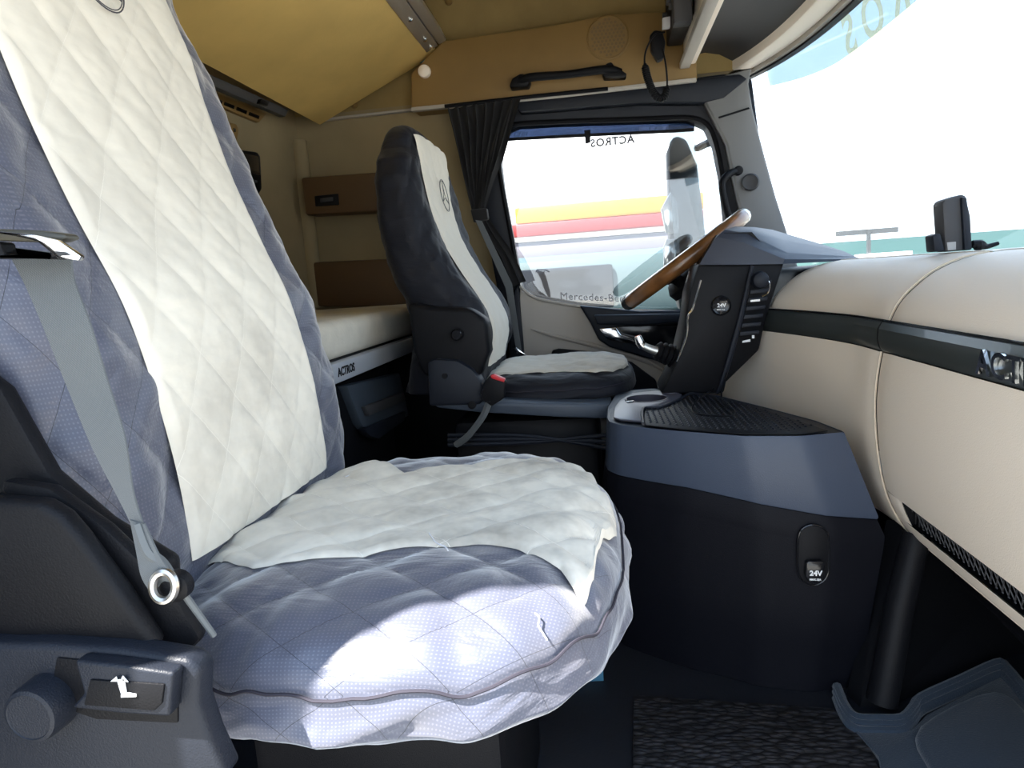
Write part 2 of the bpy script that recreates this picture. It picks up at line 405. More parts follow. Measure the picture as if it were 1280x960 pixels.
def white_back(root, front, cy, matl, z0, z1, pw, hi, edge=None):
    nu, nv = (260, 110) if hi else (120, 50)
    P = np.zeros((nu, nv, 3)); UV = np.zeros((nu, nv, 2))
    for i, z in enumerate(np.linspace(z0, z1, nu)):
        hw0, hw1 = pw(z)
        y = np.linspace(-hw0, hw1, nv)
        q = quilt(y, z, .0032)
        wr = np.array([nz((a*10, z*14+a*8, 9.1))+.6*nz((a*25, z*45+a*22, 4))+.35*nz((a*60-z*20, z*100, 2)) for a in y])*.0022
        e = np.minimum((y+hw0), (hw1-y)); e = np.clip(e/.01, 0, 1)
        P[i, :, 0] = front(y, z)+.0035*e**.5+.0050+q*e+wr*e; P[i, :, 1] = cy+y; P[i, :, 2] = z; UV[i, :, 0] = y; UV[i, :, 1] = z
    return link('backrest_panel', grid(P, UV, flip=True), matl, root, sharp=3)

def star_logo(root, surf, y0, z0, r, name='embroidered_emblem'):
    def S(a, rr): y = y0+rr*math.cos(a); z = z0+rr*math.sin(a); return surf(y, z)
    ms = [tube([S(2*PI*k/40, r) for k in range(40)], .0008, 5, closed=True), tube([S(2*PI*k/40, r*.93) for k in range(40)], .0006, 5, closed=True)]
    for k in range(3):
        a = PI/2+k*2*PI/3
        tip = S(a, r*.93)
        for da in (-PI/3, PI/3):
            ms.append(tube([tip, S(a+da, r*.14)], .0007, 5))
    return link(name, join(*ms), grey_p, root)

def cushion(root, cx, cy, a, b, ztop, zmid, zbot, hi, tilt=0., gather=1.):
    N = 2.9 if hi else 3.4
    nr, nt_ = (130, 300) if hi else (70, 140)
    th = np.linspace(0, 2*PI, nt_, endpoint=False)
    ang = np.linspace(-PI, PI, 361); rs_ = (np.abs(np.cos(ang))**N+np.abs(np.sin(ang))**N)**(-1/N)
    pk_ = np.array([nz((17*a*q*math.cos(t), 17*b*q*math.sin(t), 4.4))+.5*nz((38*a*q*math.cos(t), 38*b*q*math.sin(t), 1.4)) for t, q in zip(ang, rs_)])
    def pk(X, Y): return np.interp(np.arctan2((Y-cy)/b, (X-cx)/a), ang, pk_)*.015*gather
    def top(X, Y):
        r = (np.abs((X-cx)/a)**N+np.abs((Y-cy)/b)**N)**(1/N); r = np.clip(r, 0, 1)
        return zmid+(ztop-zmid)*(1-r**5)**(1/2.)+tilt*(X-cx)+pk(X, Y)*np.clip((r-.6)/.4, 0, 1)**1.6-.008*np.exp(-(((X-cx+.03)/.12)**2+((Y-cy)/.12)**2))
    c = np.cos(th); s = np.sin(th); ox = a*np.sign(c)*np.abs(c)**(2/N); oy = b*np.sign(s)*np.abs(s)**(2/N)
    P = np.zeros((nr, nt_, 3)); UV = np.zeros((nr, nt_, 2)); nk = int(nr*.6)
    for i in range(nr):
        if i < nk:
            f = math.sin((i/(nk-1))*PI/2)**.9; X = cx+ox*f; Y = cy+oy*f; Z = top(X, Y)
            dr = (ztop-Z)/np.maximum(np.hypot(X-cx, Y-cy), 1e-4); u = (Y-cy)*(1+dr); v = (X-cx)*(1+dr); q = quilt(u, v, .0045)
            wr = np.array([nz((p*14, r_*14, 3.3))+.5*nz((p*40, r_*30, 1)) for p, r_ in zip(X, Y)])*.004
            Z = Z+(q+wr)*(1-f**8); 
        else:
            t = (i-nk+1)/(nr-nk); Z = zmid+(zbot-zmid)*t
            bulge = .006*math.sin(PI*min(1, t*1.1))-.05*max(0, t-.55)**1.3*2
            wr = np.array([nz((k_*20, t*1.6+3, 7.7))+.5*nz((k_*45+t*3, t*2.5, 2.2)) for k_ in (th if False else np.cumsum(np.hypot(np.diff(ox, prepend=ox[-1]), np.diff(oy, prepend=oy[-1])))*.55)])*.012*gather*min(1, t*2)
            nx = np.sign(c)*np.abs(c)**(2-2/N)/a; ny = np.sign(s)*np.abs(s)**(2-2/N)/b; L = np.hypot(nx, ny)
            X = cx+ox+(bulge+wr)*nx/L; Y = cy+oy+(bulge+wr)*ny/L; dr = (ztop-Z)/np.hypot(X-cx, Y-cy); u = (Y-cy)*(1+dr); v = (X-cx)*(1+dr)
            Z = Z+tilt*(X-cx)+wr*.35+pk(cx+ox, cy+oy)*(1-t*.6)
        P[i, :, 0] = X; P[i, :, 1] = Y; P[i, :, 2] = Z; UV[i, :, 0] = u; UV[i, :, 1] = v
    me = grid(P, UV, cv=True)
    o = link('cushion_cover', me, navy if hi else navy_shaded, root, sharp=3)
    bm = bmesh.new(); bm.from_mesh(o.data); bmesh.ops.holes_fill(bm, edges=[e for e in bm.edges if e.is_boundary]); bmesh.ops.recalc_face_normals(bm, faces=bm.faces); bm.to_mesh(o.data); bm.free()
    # piping line round the rim
    L = [(cx+x*1.012, cy+y*1.012, zmid+tilt*x-.001+float(pk(cx+x, cy+y))) for x, y in zip(ox, oy)]
    link('piping', tube(L, .0013, 6, closed=True), mat('seam thread', (.02, .018, .03), .8), o)
    return top
def cushion_panel(root, top, xs, yn, yf, cx, cy, matl, hi):
    nu, nv = (200, 150) if hi else (80, 60)
    t = np.linspace(0, 1, nu); X = xs[0]+(xs[-1]-xs[0])*(1-(1-t)**1.25)
    P = np.zeros((nu, nv, 3)); UV = np.zeros((nu, nv, 2))
    for i, x in enumerate(X):
        y = np.linspace(np.interp(x, xs, yn), np.interp(x, xs, yf), nv); xv = np.full(nv, x)
        q = quilt(y-cy, xv-cx, .0045)
        wr = np.array([nz((x*14, p*14, 3.3))+.5*nz((x*40, p*30, 1)) for p in y])*.004
        wr2 = np.array([nz((x*9-p*16, p*5+x*3, 6.1)) for p in y])
        e = np.clip(np.minimum(y-y[0], y[-1]-y)/.008, 0, 1)**.5*min(1, (X[-1]-x)/.006+.05)
        P[i, :, 0] = x; P[i, :, 1] = y; P[i, :, 2] = top(xv, y)+(q+wr)+.0015+.0045*e+np.maximum(0, wr2)*.006*e; UV[i, :, 0] = y-cy; UV[i, :, 1] = x-cx
    return link('cushion_panel', grid(P, UV), matl, root, sharp=3)

# ---- passenger seat
ps = thing('passenger_seat', 'large near passenger seat with cream quilted panels on navy cover', 'seat', (-.2, .71, FZ))
xz = [(.45, -.395), (.56, -.392), (.62, -.388), (.70, -.390), (.785, -.402), (.86, -.418), (.91, -.442), (.958, -.460), (1.04, -.487), (1.10, -.500), (1.23, -.528), (1.36, -.55)]
front, cy = seat_build(ps, 0, 0, xz, [(.5, .125), (.8, .125), (1.2, .115)], 1.32, .50, cream_a,
                       [(.5, .265), (1.10, .262), (1.17, .25), (1.22, .225), (1.33, .20)], None, True)
white_back(ps, front, cy, cream_a, .615, 1.27, lambda z: (np.interp(z, [.6, 1.2, 1.3], [.158, .16, .13]), np.interp(z, [.6, 1.2, 1.3], [.155, .165, .13])), True)
star_logo(ps, lambda y, z: np.array([front(y, z)+.019, cy+y, z]), -.004, 1.192, .036)
XS = [-.410, -.37, -.32, -.26, -.19, -.128, -.085, -.045, -.026, -.018, -.010, .004]
YN = [.585, .573, .542, .548, .575, .584, .573, .547, .515, .555, .640, .68]
YF = [.900, .915, .885, .825, .845, .868, .885, .888, .850, .82, .78, .71]
ptop = cushion(ps, -.203, .705, .210, .278, .613, .568, .505, True)
cushion_panel(ps, ptop, XS, YN, YF, -.203, .705, cream_a, True)
link('seat_base', box((-.40, .62, FZ), (-.12, .92, .50), .02), blk, ps)
link('seat_pan', box((-.40, .52, .50), (-.05, .92, .53), .008), blk, ps)
# black shell behind the near side of the backrest
link('backrest_shell', ppx([(-60, 440), (0, 486), (60, 592), (130, 652), (213, 702), (215, 760), (60, 700), (-90, 650), (-160, 500)], (0, .015, 0), .005, Y=.425), blk, ps)
# side shield and lever housing
sh = link('side_shield', ppx([(-80, 612), (0, 625), (48, 628), (75, 645), (98, 672), (150, 742), (196, 812), (120, 808), (-80, 800)], (0, .016, 0), .006, seg=3, Y=.385), blk, ps)
link('hinge_cover', ppx([(0, 600), (60, 610), (130, 660), (215, 740), (250, 800), (200, 850), (0, 830)], (0, .012, 0), .004, Y=.405), blk, ps)
lp = link('lever_housing', ppx([(-90, 800), (0, 806), (60, 806), (150, 812), (236, 826), (250, 842), (248, 882), (262, 925), (285, 975), (-90, 975)], (0, .02, 0), .005, seg=3, Y=.372), blk2, ps)
link('lever_recess', ppx([(70, 822), (222, 838), (222, 905), (120, 900), (60, 880)], (0, .004, 0), .0015, Y=.3705), blk, lp)
lever = link('recline_lever', ppx([(92, 826), (150, 832), (217, 842), (212, 897), (150, 893), (88, 886), (104, 868)], (0, .012, 0), .0025, seg=3, Y=.360), blk2, ps)
link('lever_dish', ppx([(112, 850), (205, 856), (202, 880), (192, 889), (104, 882)], (0, .003, 0), .001, Y=.3585), blk, lever)
ck = at(46, 889, Y=.36)
kn = link('recline_knob', lathe([(.0195, .012), (.019, -.002), (.0178, -.006), (.0155, -.007), (.015, -.0064), (.0, -.006)], ck, (0, 1, 0), 40), blk2, ps)
# pictogram of a reclining seat in white print on the lever
def pic():
    Y = .3575; q = lambda *p: [at(*a, Y=Y) for a in p]
    ms = [prism(q((146, 850), (155, 849), (158, 866), (151, 867)), (0, .0006, 0)), prism(q((151, 868), (160, 866), (170, 868), (170, 871), (151, 872)), (0, .0006, 0)),
          prism(q((138, 852), (145, 846), (147, 852)), (0, .0006, 0)), prism(q((160, 853), (153, 845), (151, 850)), (0, .0006, 0))]
    return join(*ms)
link('pictogram', pic(), white_p, lever)

# ---- seat belt of the near seat
sb = thing('seat_belt', 'grey seat belt hanging over the near side of the near seat', 'seat belt', (-.3, .41, .6))
def ribbon(pts, Yc):
    V = []; U = []; L = 0; last = None
    for (xa, ya, xb, yb, Y) in pts:
        a = at(xa, ya, Y=Y); b = at(xb, yb, Y=Y-.004); 
        V.append((a, b)); c = (a+b)/2
        if last is not None: L += np.linalg.norm(c-last)
        last = c; U.append((np.linalg.norm(b-a), L))
    A = smooth_path([v[0] for v in V], 8); B = smooth_path([v[1] for v in V], 8); n = len(A)
    Ls = np.interp(np.linspace(0, 1, n), np.linspace(0, 1, len(U)), [u[1] for u in U]); nw = 7
    P = np.zeros((n, 2*nw, 3)); UV = np.zeros((n, 2*nw, 2))
    for i in range(n):
        for j in range(nw):
            t = j/(nw-1); p = A[i]*(1-t)+B[i]*t
            P[i, j] = p; P[i, 2*nw-1-j] = p+np.array([0, .0016, 0]); UV[i, j] = UV[i, 2*nw-1-j] = (t*.048, Ls[i])
    return grid(P, UV, cv=True)
BY = .405
link('webbing', ribbon([(5, 308, 88, 318, BY+.01), (28, 350, 92, 350, BY+.005), (54, 410, 112, 405, BY), (86, 490, 135, 480, BY), (115, 560, 155, 545, BY-.004), (146, 620, 166, 615, BY-.006), (166, 660, 178, 655, BY-.008)], BY), webbing_m, sb)
link('webbing_tail', ribbon([(162, 650, 180, 655, BY-.009), (170, 690, 196, 690, BY-.012), (176, 720, 212, 716, BY-.014), (186, 738, 212, 728, BY-.012)], BY), webbing_m, sb)
link('webbing_fold', tube([at(172, 655, Y=BY-.012), at(186, 690, Y=BY-.014), at(205, 705, Y=BY-.012), at(225, 735, Y=BY-.008), at(268, 795, Y=BY)], [.0035, .004, .003, .0025, .002], 6, k=5), webbing_m, sb)
link('belt_guide', ppx([(-40, 284), (0, 286), (50, 288), (80, 292), (84, 298), (72, 302), (60, 303), (0, 301), (-40, 300)], (0, .012, 0), .002, Y=.385), mat('olive plastic', (.05, .047, .035), .4), sb)
link('belt_clip', ppx([(-40, 300), (0, 302), (4, 318), (60, 320), (62, 305), (70, 322), (-40, 324)], (0, .012, 0), .002, Y=.39), blk, sb)
tg = link('belt_tongue', ppx([(-30, 291), (0, 292), (28, 297), (46, 302), (72, 323), (98, 326), (101, 320), (72, 300), (40, 293), (-30, 287)], (0, .004, 0), .001, Y=.378), chrome, sb)
link('tongue_slot', ppx([(68, 314), (82, 315), (88, 319), (74, 320)], (0, .001, 0), 0, Y=.3773), gloss, tg)
rc = at(205, 733, Y=.385)
link('anchor_ring', tube([rc+np.array([.008*math.cos(t), .002*math.sin(t), .009*math.sin(t)]) for t in np.linspace(0, 2*PI, 28, endpoint=False)], .0028, 8, closed=True), steel, sb)
link('anchor_bolt', lathe([(.010, .014), (.010, .006), (.007, .004), (0, .004)], rc+np.array([.002, 0, -.004]), (0, 1, 0)), blk, sb)

# ---- driver seat
ds = thing('driver_seat', 'far driver seat behind the wheel with small cream panels', 'seat', (-.15, 1.79, FZ))
xz2 = [(.45, -.30), (.60, -.295), (.65, -.285), (.73, -.262), (.80, -.285), (.86, -.325), (.95, -.375), (1.04, -.400), (1.14, -.412), (1.24, -.41), (1.3, -.42)]
xz2 = [(z, x-.0) for z, x in xz2]
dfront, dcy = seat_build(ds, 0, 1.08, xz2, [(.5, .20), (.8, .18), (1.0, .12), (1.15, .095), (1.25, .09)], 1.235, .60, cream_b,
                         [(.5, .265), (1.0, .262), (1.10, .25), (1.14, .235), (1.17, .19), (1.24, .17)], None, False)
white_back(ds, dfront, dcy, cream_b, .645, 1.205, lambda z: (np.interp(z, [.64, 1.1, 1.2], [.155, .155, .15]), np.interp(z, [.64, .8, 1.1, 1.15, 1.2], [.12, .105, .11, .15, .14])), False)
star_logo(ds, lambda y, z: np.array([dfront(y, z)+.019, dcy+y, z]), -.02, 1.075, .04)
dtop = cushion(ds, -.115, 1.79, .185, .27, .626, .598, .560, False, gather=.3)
cushion_panel(ds, dtop, [-.30, -.2, -.1, -.02, .02, .045, .060], [1.635, 1.62, 1.60, 1.57, 1.60, 1.66, 1.72], [1.95, 1.95, 1.95, 1.95, 1.93, 1.90, 1.85], -.115, 1.79, cream_b, False)
link('side_shell', ppx([(508, 378), (540, 384), (585, 385), (608, 400), (612, 440), (600, 470), (575, 480), (528, 470), (516, 440)], (0, .06, 0), .012, seg=3, Y=1.47), blk, ds)
link('hinge_shield', ppx([(534, 452), (545, 449), (572, 451), (590, 462), (602, 478), (604, 500), (600, 506), (536, 508)], (0, .05, 0), .008, Y=1.45), blk2, ds)
link('base_rail', ppx([(540, 498), (620, 503), (765, 506), (766, 524), (700, 522), (600, 516), (545, 510)], (0, .55, 0), .006, Y=1.46), mat('slate blue plastic', (.045, .06, .085), .5), ds)
link('recline_knob', lathe([(.013, .01), (.013, -.012), (.010, -.016), (0, -.016)], at(572, 418, Y=1.46), (0, 1, 0)), gloss, ds)
link('screw_cap', lathe([(.009, .004), (.009, -.003), (.006, -.004), (0, -.003)], at(590, 506, Y=1.453), (0, 1, 0)), blk, ds)
link('screw_cap', lathe([(.006, .004), (.006, -.002), (0, -.002)], at(556, 470, Y=1.448), (0, 1, 0)), blk, ds)
link('suspension_base', box((-.36, 1.54, FZ), (-.02, 2.04, .53), .02), blk, ds)
for k in range(3):
    link('bellows_rib', tube([at(560, 556-k*6, Y=1.50), at(660, 553-k*4, Y=1.5), at(758, 544+k*8, Y=1.5)], .005, 6, k=5), blk2, ds)
bk = thing('belt_buckle', 'black belt buckle with red button beside driver cushion', 'buckle', tuple(at(616, 500, Y=1.44)))
link('buckle_body', ppx([(604, 480), (612, 470), (632, 476), (630, 498), (614, 508), (600, 498)], (0, .02, 0), .003, Y=1.43), blk, bk)
link('red_button', ppx([(613, 469), (617, 468), (631, 474), (630, 478), (614, 473)], (0, .016, 0), .001, Y=1.428), red_p, bk)
link('buckle_strap', tube([at(612, 500, Y=1.44), at(604, 520, Y=1.44), at(585, 545, Y=1.45), at(570, 556, Y=1.46)], .008, 6, k=4), webbing_m, bk)
link('cable_loop', tube([at(604, 486, Y=1.428), at(601, 494, Y=1.428), at(606, 502, Y=1.428), at(613, 502, Y=1.428)], .0012, 5, k=5), chrome, bk)

# ================================================================== sleeper
lb = thing('lower_bunk', 'lower bunk with cream mattress on a silver rail behind the seats', 'bunk', (-.75, 1.25, .5))
def mattress():
    bm_ = box((-.975, .28, .715), (-.528, 2.24, .795), .025, 4); return bm_
link('mattress', mattress(), mattress_m, lb)
rl = link('bunk_rail', box((-.545, .26, .672), (-.52, 2.26, .712), .004), silver, lb)
link('bunk_board', box((-.98, .26, .672), (-.545, 2.26, .712), .003), blk3, lb)
link('rail_lettering', text_mesh('ACTROS', .024, (-.5195, 1.275, .685), (0, 1, 0), (0, 0, 1), .0004, .0006), blk, rl)
bc = thing('storage_cabinet', 'black storage drawer unit beneath the lower bunk', 'cabinet', (-.7, 1.4, FZ))
link('cabinet_body', box((-.93, 1.0, FZ), (-.56, 1.72, .655), .01), blk, bc)
dr = link('drawer_front', ppx([(434, 482), (500, 466), (512, 520), (462, 542), (452, 530)], (-.03, 0, 0), .006, X=-.54), mat('slate drawer plastic', (.05, .065, .085), .45), bc)
link('drawer_handle', ppx([(457, 508), (505, 490), (508, 500), (462, 520)], (-.012, 0, 0), .003, X=-.528), blk3, dr)
link('drawer_lip', ppx([(456, 536), (508, 514), (506, 526), (474, 549), (463, 545)], (-.02, 0, 0), .004, X=-.53), blk2, bc)

ub = thing('upper_bunk', 'tan upper bunk board folded above with aluminium front rail', 'bunk', (-.7, 1.3, 1.4))
c0 = at(400, 156, Y=2.25); c1 = at(543, 60, Y=2.20)
c0 = np.array([c0[0], 2.25, c0[2]]); c1 = np.array([c1[0], 2.25, c1[2]])
nrm = np.cross(c1-c0, [0, 1., 0]); nrm /= np.linalg.norm(nrm)
if nrm[2] < 0: nrm = -nrm
sl = (c1-c0); 
def bp_(s, y, h=0): return c0+sl*s+np.array([0, y-2.25, 0])+nrm*h
nb = 24
Vb = []
board = []
for s in np.linspace(0, 1, nb):
    sag = -.004*math.sin(PI*s)
    board.append([bp_(s, 2.25-.012*math.sin(PI*s), sag), bp_(s, .35, sag), bp_(s, .35, .05), bp_(s, 2.25-.012*math.sin(PI*s), .05)])
link('bunk_board', bevel(grid(np.array(board), cv=True), 0), tan_b, ub)
al = link('front_rail', prism([bp_(.94, 2.19, -.004), bp_(1.03, 2.19, -.004), bp_(1.03, 2.19, .03), bp_(.94, 2.19, .03)], (0, -1.85, 0), .002), alum, ub)
link('front_rail_lip', prism([bp_(1.035, 2.2, .0), bp_(1.10, 2.2, .0), bp_(1.10, 2.2, .05), bp_(1.035, 2.2, .05)], (0, -1.87, 0), .004), alum, ub)
for y in (2.17, 2.10, 1.94, 1.72):
    link('screw', lathe([(.008, 0), (.008, .003), (.005, .005), (0, .005)], bp_(.985, y, -.004), -nrm, 12), chrome, al)
link('rear_bracket', ppx([(240, 82), (268, 95), (361, 137), (357, 146), (268, 108), (240, 96)], (-.02, 0, 0), .003, X=-.90), blk3, ub)
link('bracket_latch', ppx([(322, 124), (332, 128), (330, 133), (320, 130)], (.012, 0, 0), .002, X=-.90), blk, ub)
link('sheet_corner', ppx([(541, 62), (549, 60), (540, 72), (512, 84), (498, 88), (520, 74)], (0, .01, 0), .002, Y=2.235), tealcloth, ub)

# rear wall fittings
vg = thing('air_vent', 'tan slotted air vent high on the rear wall', 'vent', tuple(at(310, 138, X=XR+.01)))
link('vent_frame', ppx([(262, 112), (334, 142), (324, 153), (262, 127)], (-.014, 0, 0), .002, X=XR+.014), tan, vg)
for k in range(4):
    x0 = 266+k*15.5; y0 = 121+k*6.3
    link('slot', ppx([(x0, y0), (x0+12, y0+5), (x0+11, y0+9), (x0-1, y0+4)], (-.004, 0, 0), 0, X=XR+.0165), gloss, vg)
lt = thing('wall_latch', 'small tan latch plate on the rear wall below vent', 'latch', tuple(at(288, 165, X=XR)))
link('latch_plate', ppx([(279, 151), (296, 155), (299, 162), (297, 175), (292, 181), (281, 178), (277, 170)], (-.02, 0, 0), .004, X=XR+.02), tan, lt)
link('latch_hole', ppx([(292, 160), (295, 161), (295, 165), (293, 165)], (-.002, 0, 0), 0, X=XR+.0215), gloss, lt)
wu = thing('bunk_control_unit', 'black control panel with screen on the rear wall', 'control panel', tuple(at(315, 215, X=XR)))
link('panel_body', ppx([(301, 187), (322, 190), (326, 195), (328, 236), (324, 243), (314, 242), (305, 236)], (-.03, 0, 0), .005, X=XR+.03), blk, wu)
link('screen', ppx([(304, 192), (323, 195), (325, 219), (305, 216)], (-.003, 0, 0), .001, X=XR+.033), gloss, wu)
for k in range(3):
    link('button', ppx([(309+k*5, 225), (312+k*5, 225.5), (312+k*5, 229), (309+k*5, 228.5)], (-.003, 0, 0), .0006, X=XR+.034), blk3, wu)

# left wall sleeper cupboards
cu = thing('wall_cupboard', 'brown wall cupboard with black catch above lower bunk', 'cupboard', (-.8, 2.22, 1.1))
link('cupboard_body', ppx([(376, 222), (500, 213), (503, 262), (382, 269)], (0, .09, 0), .008, Y=2.21), brown, cu)
link('cupboard_catch', ppx([(393, 245), (422, 242), (423, 256), (394, 258)], (0, .01, 0), .002, Y=2.204), blk, cu)
link('catch_button', ppx([(400, 248), (416, 246), (416, 251), (400, 253)], (0, .006, 0), .001, Y=2.201), blk3, cu)
cu2 = thing('bunk_headboard', 'brown padded panel low on the wall at the mattress end', 'panel', (-.8, 2.26, .8))
link('panel_board', ppx([(384, 328), (520, 322), (522, 384), (392, 383)], (0, .03, 0), .008, Y=2.262), brown, cu2)

# ================================================================== left side header cabinet
HY = 2.20
hc = thing('header_cabinet', 'long tan side cabinet above the driver door', 'cabinet', (-.15, 2.25, 1.42))
link('cabinet_body', ppx([(513, 92), (553, 51), (700, 30), (760, 18), (830, 14), (868, 14), (872, 99), (700, 119), (514, 137)], (0, .10, 0), .006, Y=HY), tan, hc)
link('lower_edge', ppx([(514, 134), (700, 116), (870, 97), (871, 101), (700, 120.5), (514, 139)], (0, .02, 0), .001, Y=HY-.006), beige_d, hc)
sp_ = thing('speaker_grille', 'round tan speaker grille with patterned holes above grab handle', 'speaker', tuple(at(760, 47, Y=HY)))
cs = at(760, 47, Y=HY)
link('grille_rim', lathe([(.064, 0), (.064, .004), (.060, .006), (.058, .003), (0, .003)], cs, (0, -1, 0), 40), tan, sp_)
hm = []
for i in range(-5, 6):
    for j in range(-5, 6):
        x = (i+.5*(j % 2))*.0115; z = j*.01
        if math.hypot(x, z) < .052: hm.append(lathe([(.0042, 0), (.0042, .0015), (0, .0015)], cs+np.array([x, -.0035, z]), (0, -1, 0), 6))
ho = link('grille_holes', join(*hm), mat('grille shadow gap', (.2, .13, .055), .8), sp_); ho['kind'] = 'stuff'
gh = thing('grab_handle', 'black horizontal grab handle on the tan header cabinet', 'handle', tuple(at(710, 97, Y=HY)))
link('grip', tube([at(646, 104, Y=HY-.03), at(662, 97, Y=HY-.045), at(710, 93, Y=HY-.05), at(756, 87, Y=HY-.045), at(776, 90, Y=HY-.03)], [.011, .0125, .011, .0125, .010], 10, k=5), blk, gh)
link('handle_foot', ppx([(637, 106), (640, 98), (650, 92), (655, 92), (663, 99), (660, 107), (637, 109)], (0, .05, 0), .004, Y=HY-.045), blk, gh)
link('handle_foot', ppx([(752, 87), (758, 79), (764, 77), (768, 82), (784, 92), (782, 95), (755, 96)], (0, .05, 0), .004, Y=HY-.045), blk, gh)
kb = recenter(link('round_lamp', lathe([(.02, 0), (.02, .006), (.018, .014), (.010, .019), (0, .02)], at(531, 90, Y=HY), (0, -1, 0)), beige)); tag(kb, 'small round beige knob at the rear end of header cabinet', 'knob')
hk = recenter(link('coat_hook', lathe([(.012, 0), (.012, .01), (.006, .018), (0, .018)], at(561, 2, Y=YL), (0, -1, 0)), tan)); tag(hk, 'tan stud on the upper side wall above header cabinet', 'hook')
hk = recenter(link('coat_hook', lathe([(.012, 0), (.012, .01), (.006, .018), (0, .018)], at(443, 131, Y=YL), (0, -1, 0)), tan)); tag(hk, 'tan stud below the folded upper bunk', 'hook')
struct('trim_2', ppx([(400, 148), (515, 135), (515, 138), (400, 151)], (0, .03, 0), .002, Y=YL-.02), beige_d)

# ================================================================== driver door and window
DY = 2.28
inner = [(647, 155), (700, 152), (760, 150), (820, 148), (862, 147), (884, 156), (895, 180), (903, 220), (909, 275), (913, 330), (900, 388), (860, 390), (800, 389), (740, 386), (700, 379), (668, 373), (652, 362), (640, 300), (628, 235), (624, 200), (630, 162)]
outer = [(600, 118), (690, 117), (760, 110), (830, 102), (905, 92), (940, 98), (948, 160), (955, 215), (968, 290), (975, 345), (965, 420), (870, 470), (800, 470), (740, 470), (700, 460), (655, 445), (632, 420), (610, 300), (590, 230), (580, 190), (585, 140)]
door = struct('door_1', ring_band([at(*p, Y=DY) for p in outer], [at(*p, Y=DY) for p in inner], (0, .09, 0), .006), blk2)
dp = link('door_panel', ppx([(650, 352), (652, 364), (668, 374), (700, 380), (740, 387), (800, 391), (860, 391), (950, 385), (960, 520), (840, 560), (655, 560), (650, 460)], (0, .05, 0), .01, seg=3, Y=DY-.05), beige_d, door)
link('sill_edge', tube([at(650, 358, Y=DY-.05), at(668, 372, Y=DY-.05), at(700, 379, Y=DY-.05), at(750, 386, Y=DY-.05), at(850, 390, Y=DY-.05)], .006, 6, k=4), beige_d, door)
link('panel_swage', tube([at(664, 411, Y=DY-.052), at(690, 419, Y=DY-.054), at(750, 434, Y=DY-.055), at(810, 452, Y=DY-.055), at(850, 475, Y=DY-.052)], [.003, .006, .008, .008, .004], 8, k=5), beige_d, dp)
ar = link('armrest', ppx([(724, 382), (800, 389), (862, 388), (862, 420), (858, 470), (822, 452), (762, 434), (748, 425), (738, 404)], (0, .03, 0), .008, seg=3, Y=DY-.085), blk2, door)
link('armrest_ledge', ppx([(742, 394), (800, 393), (862, 392), (862, 402), (800, 407), (746, 406)], (0, .06, 0), .006, seg=3, Y=DY-.115), blk2, ar)
link('handle_recess', ppx([(770, 408), (858, 405), (855, 440), (810, 438), (775, 424)], (0, .01, 0), .003, Y=DY-.089), gloss, ar)
dh = link('door_handle', ppx([(749, 411), (770, 409), (776, 418), (795, 424), (802, 428), (798, 432), (776, 428), (758, 424)], (0, .02, 0), .003, Y=DY-.105), chrome, door)
link('door_pocket', ppx([(688, 447), (690, 438), (698, 436), (740, 440), (790, 453), (820, 475), (830, 520), (690, 520)], (0, .02, 0), .006, Y=DY-.065), blk, door)
pb = link('rear_jamb', ppx([(634, 380), (648, 355), (655, 440), (657, 560), (640, 560)], (0, .05, 0), .008, Y=DY-.06), blk2, door)
# panes
gp = [at(*p, Y=DY+.045) for p in [(600, 140), (640, 140), (905, 118), (930, 300), (930, 420), (645, 420), (600, 240)]]
win = struct('window_1', prism(gp, (0, .004, 0)), win_g)
link('sun_strip', ppx([(600, 140), (640, 140), (868, 128), (868, 162), (838, 164), (732, 169), (640, 174), (600, 178)], (0, .002, 0), 0, Y=DY+.04), tint_g, win)
link('strip_hem', ppx([(610, 175), (640, 172), (732, 167), (838, 162), (868, 160), (868, 164), (838, 166), (732, 171), (640, 176), (610, 179)], (0, .002, 0), 0, Y=DY+.038), blk, win)
link('window_tab', ppx([(730, 163), (738, 162), (738, 178), (732, 180)], (0, .004, 0), .001, Y=DY+.035), blk, win)
a_ = at(828, 179, Y=DY+.042); b_ = at(744, 188, Y=DY+.042)
link('window_lettering', text_mesh('ACTROS', .034, at(793, 178, Y=DY+.036), (b_-a_), (0, 0, 1), .0006, .0011, 1.1), grey_p, win)
a_ = at(812, 382, Y=DY+.042); b_ = at(700, 377, Y=DY+.042)
link('window_lettering', text_mesh('Mercedes-Benz', .034, at(700, 374, Y=DY+.036), (a_-b_), (0, 0, 1), .0003, 0, 1.1), mat('pale film lettering', (.5, .48, .5), .6), win)
# quarter divider line and rubber seal
link('window_seal', tube([at(*p, Y=DY-.004) for p in inner], .008, 6, closed=True, k=4), blk, win)
df = tag(recenter(link('wind_deflector', ppx([(836, 150), (862, 150), (868, 168), (875, 230), (883, 300), (884, 390), (850, 390), (838, 240)], (0, .003, 0), 0, Y=DY+.075), smoke_g)), 'smoked wind deflector outside the driver window', 'deflector')

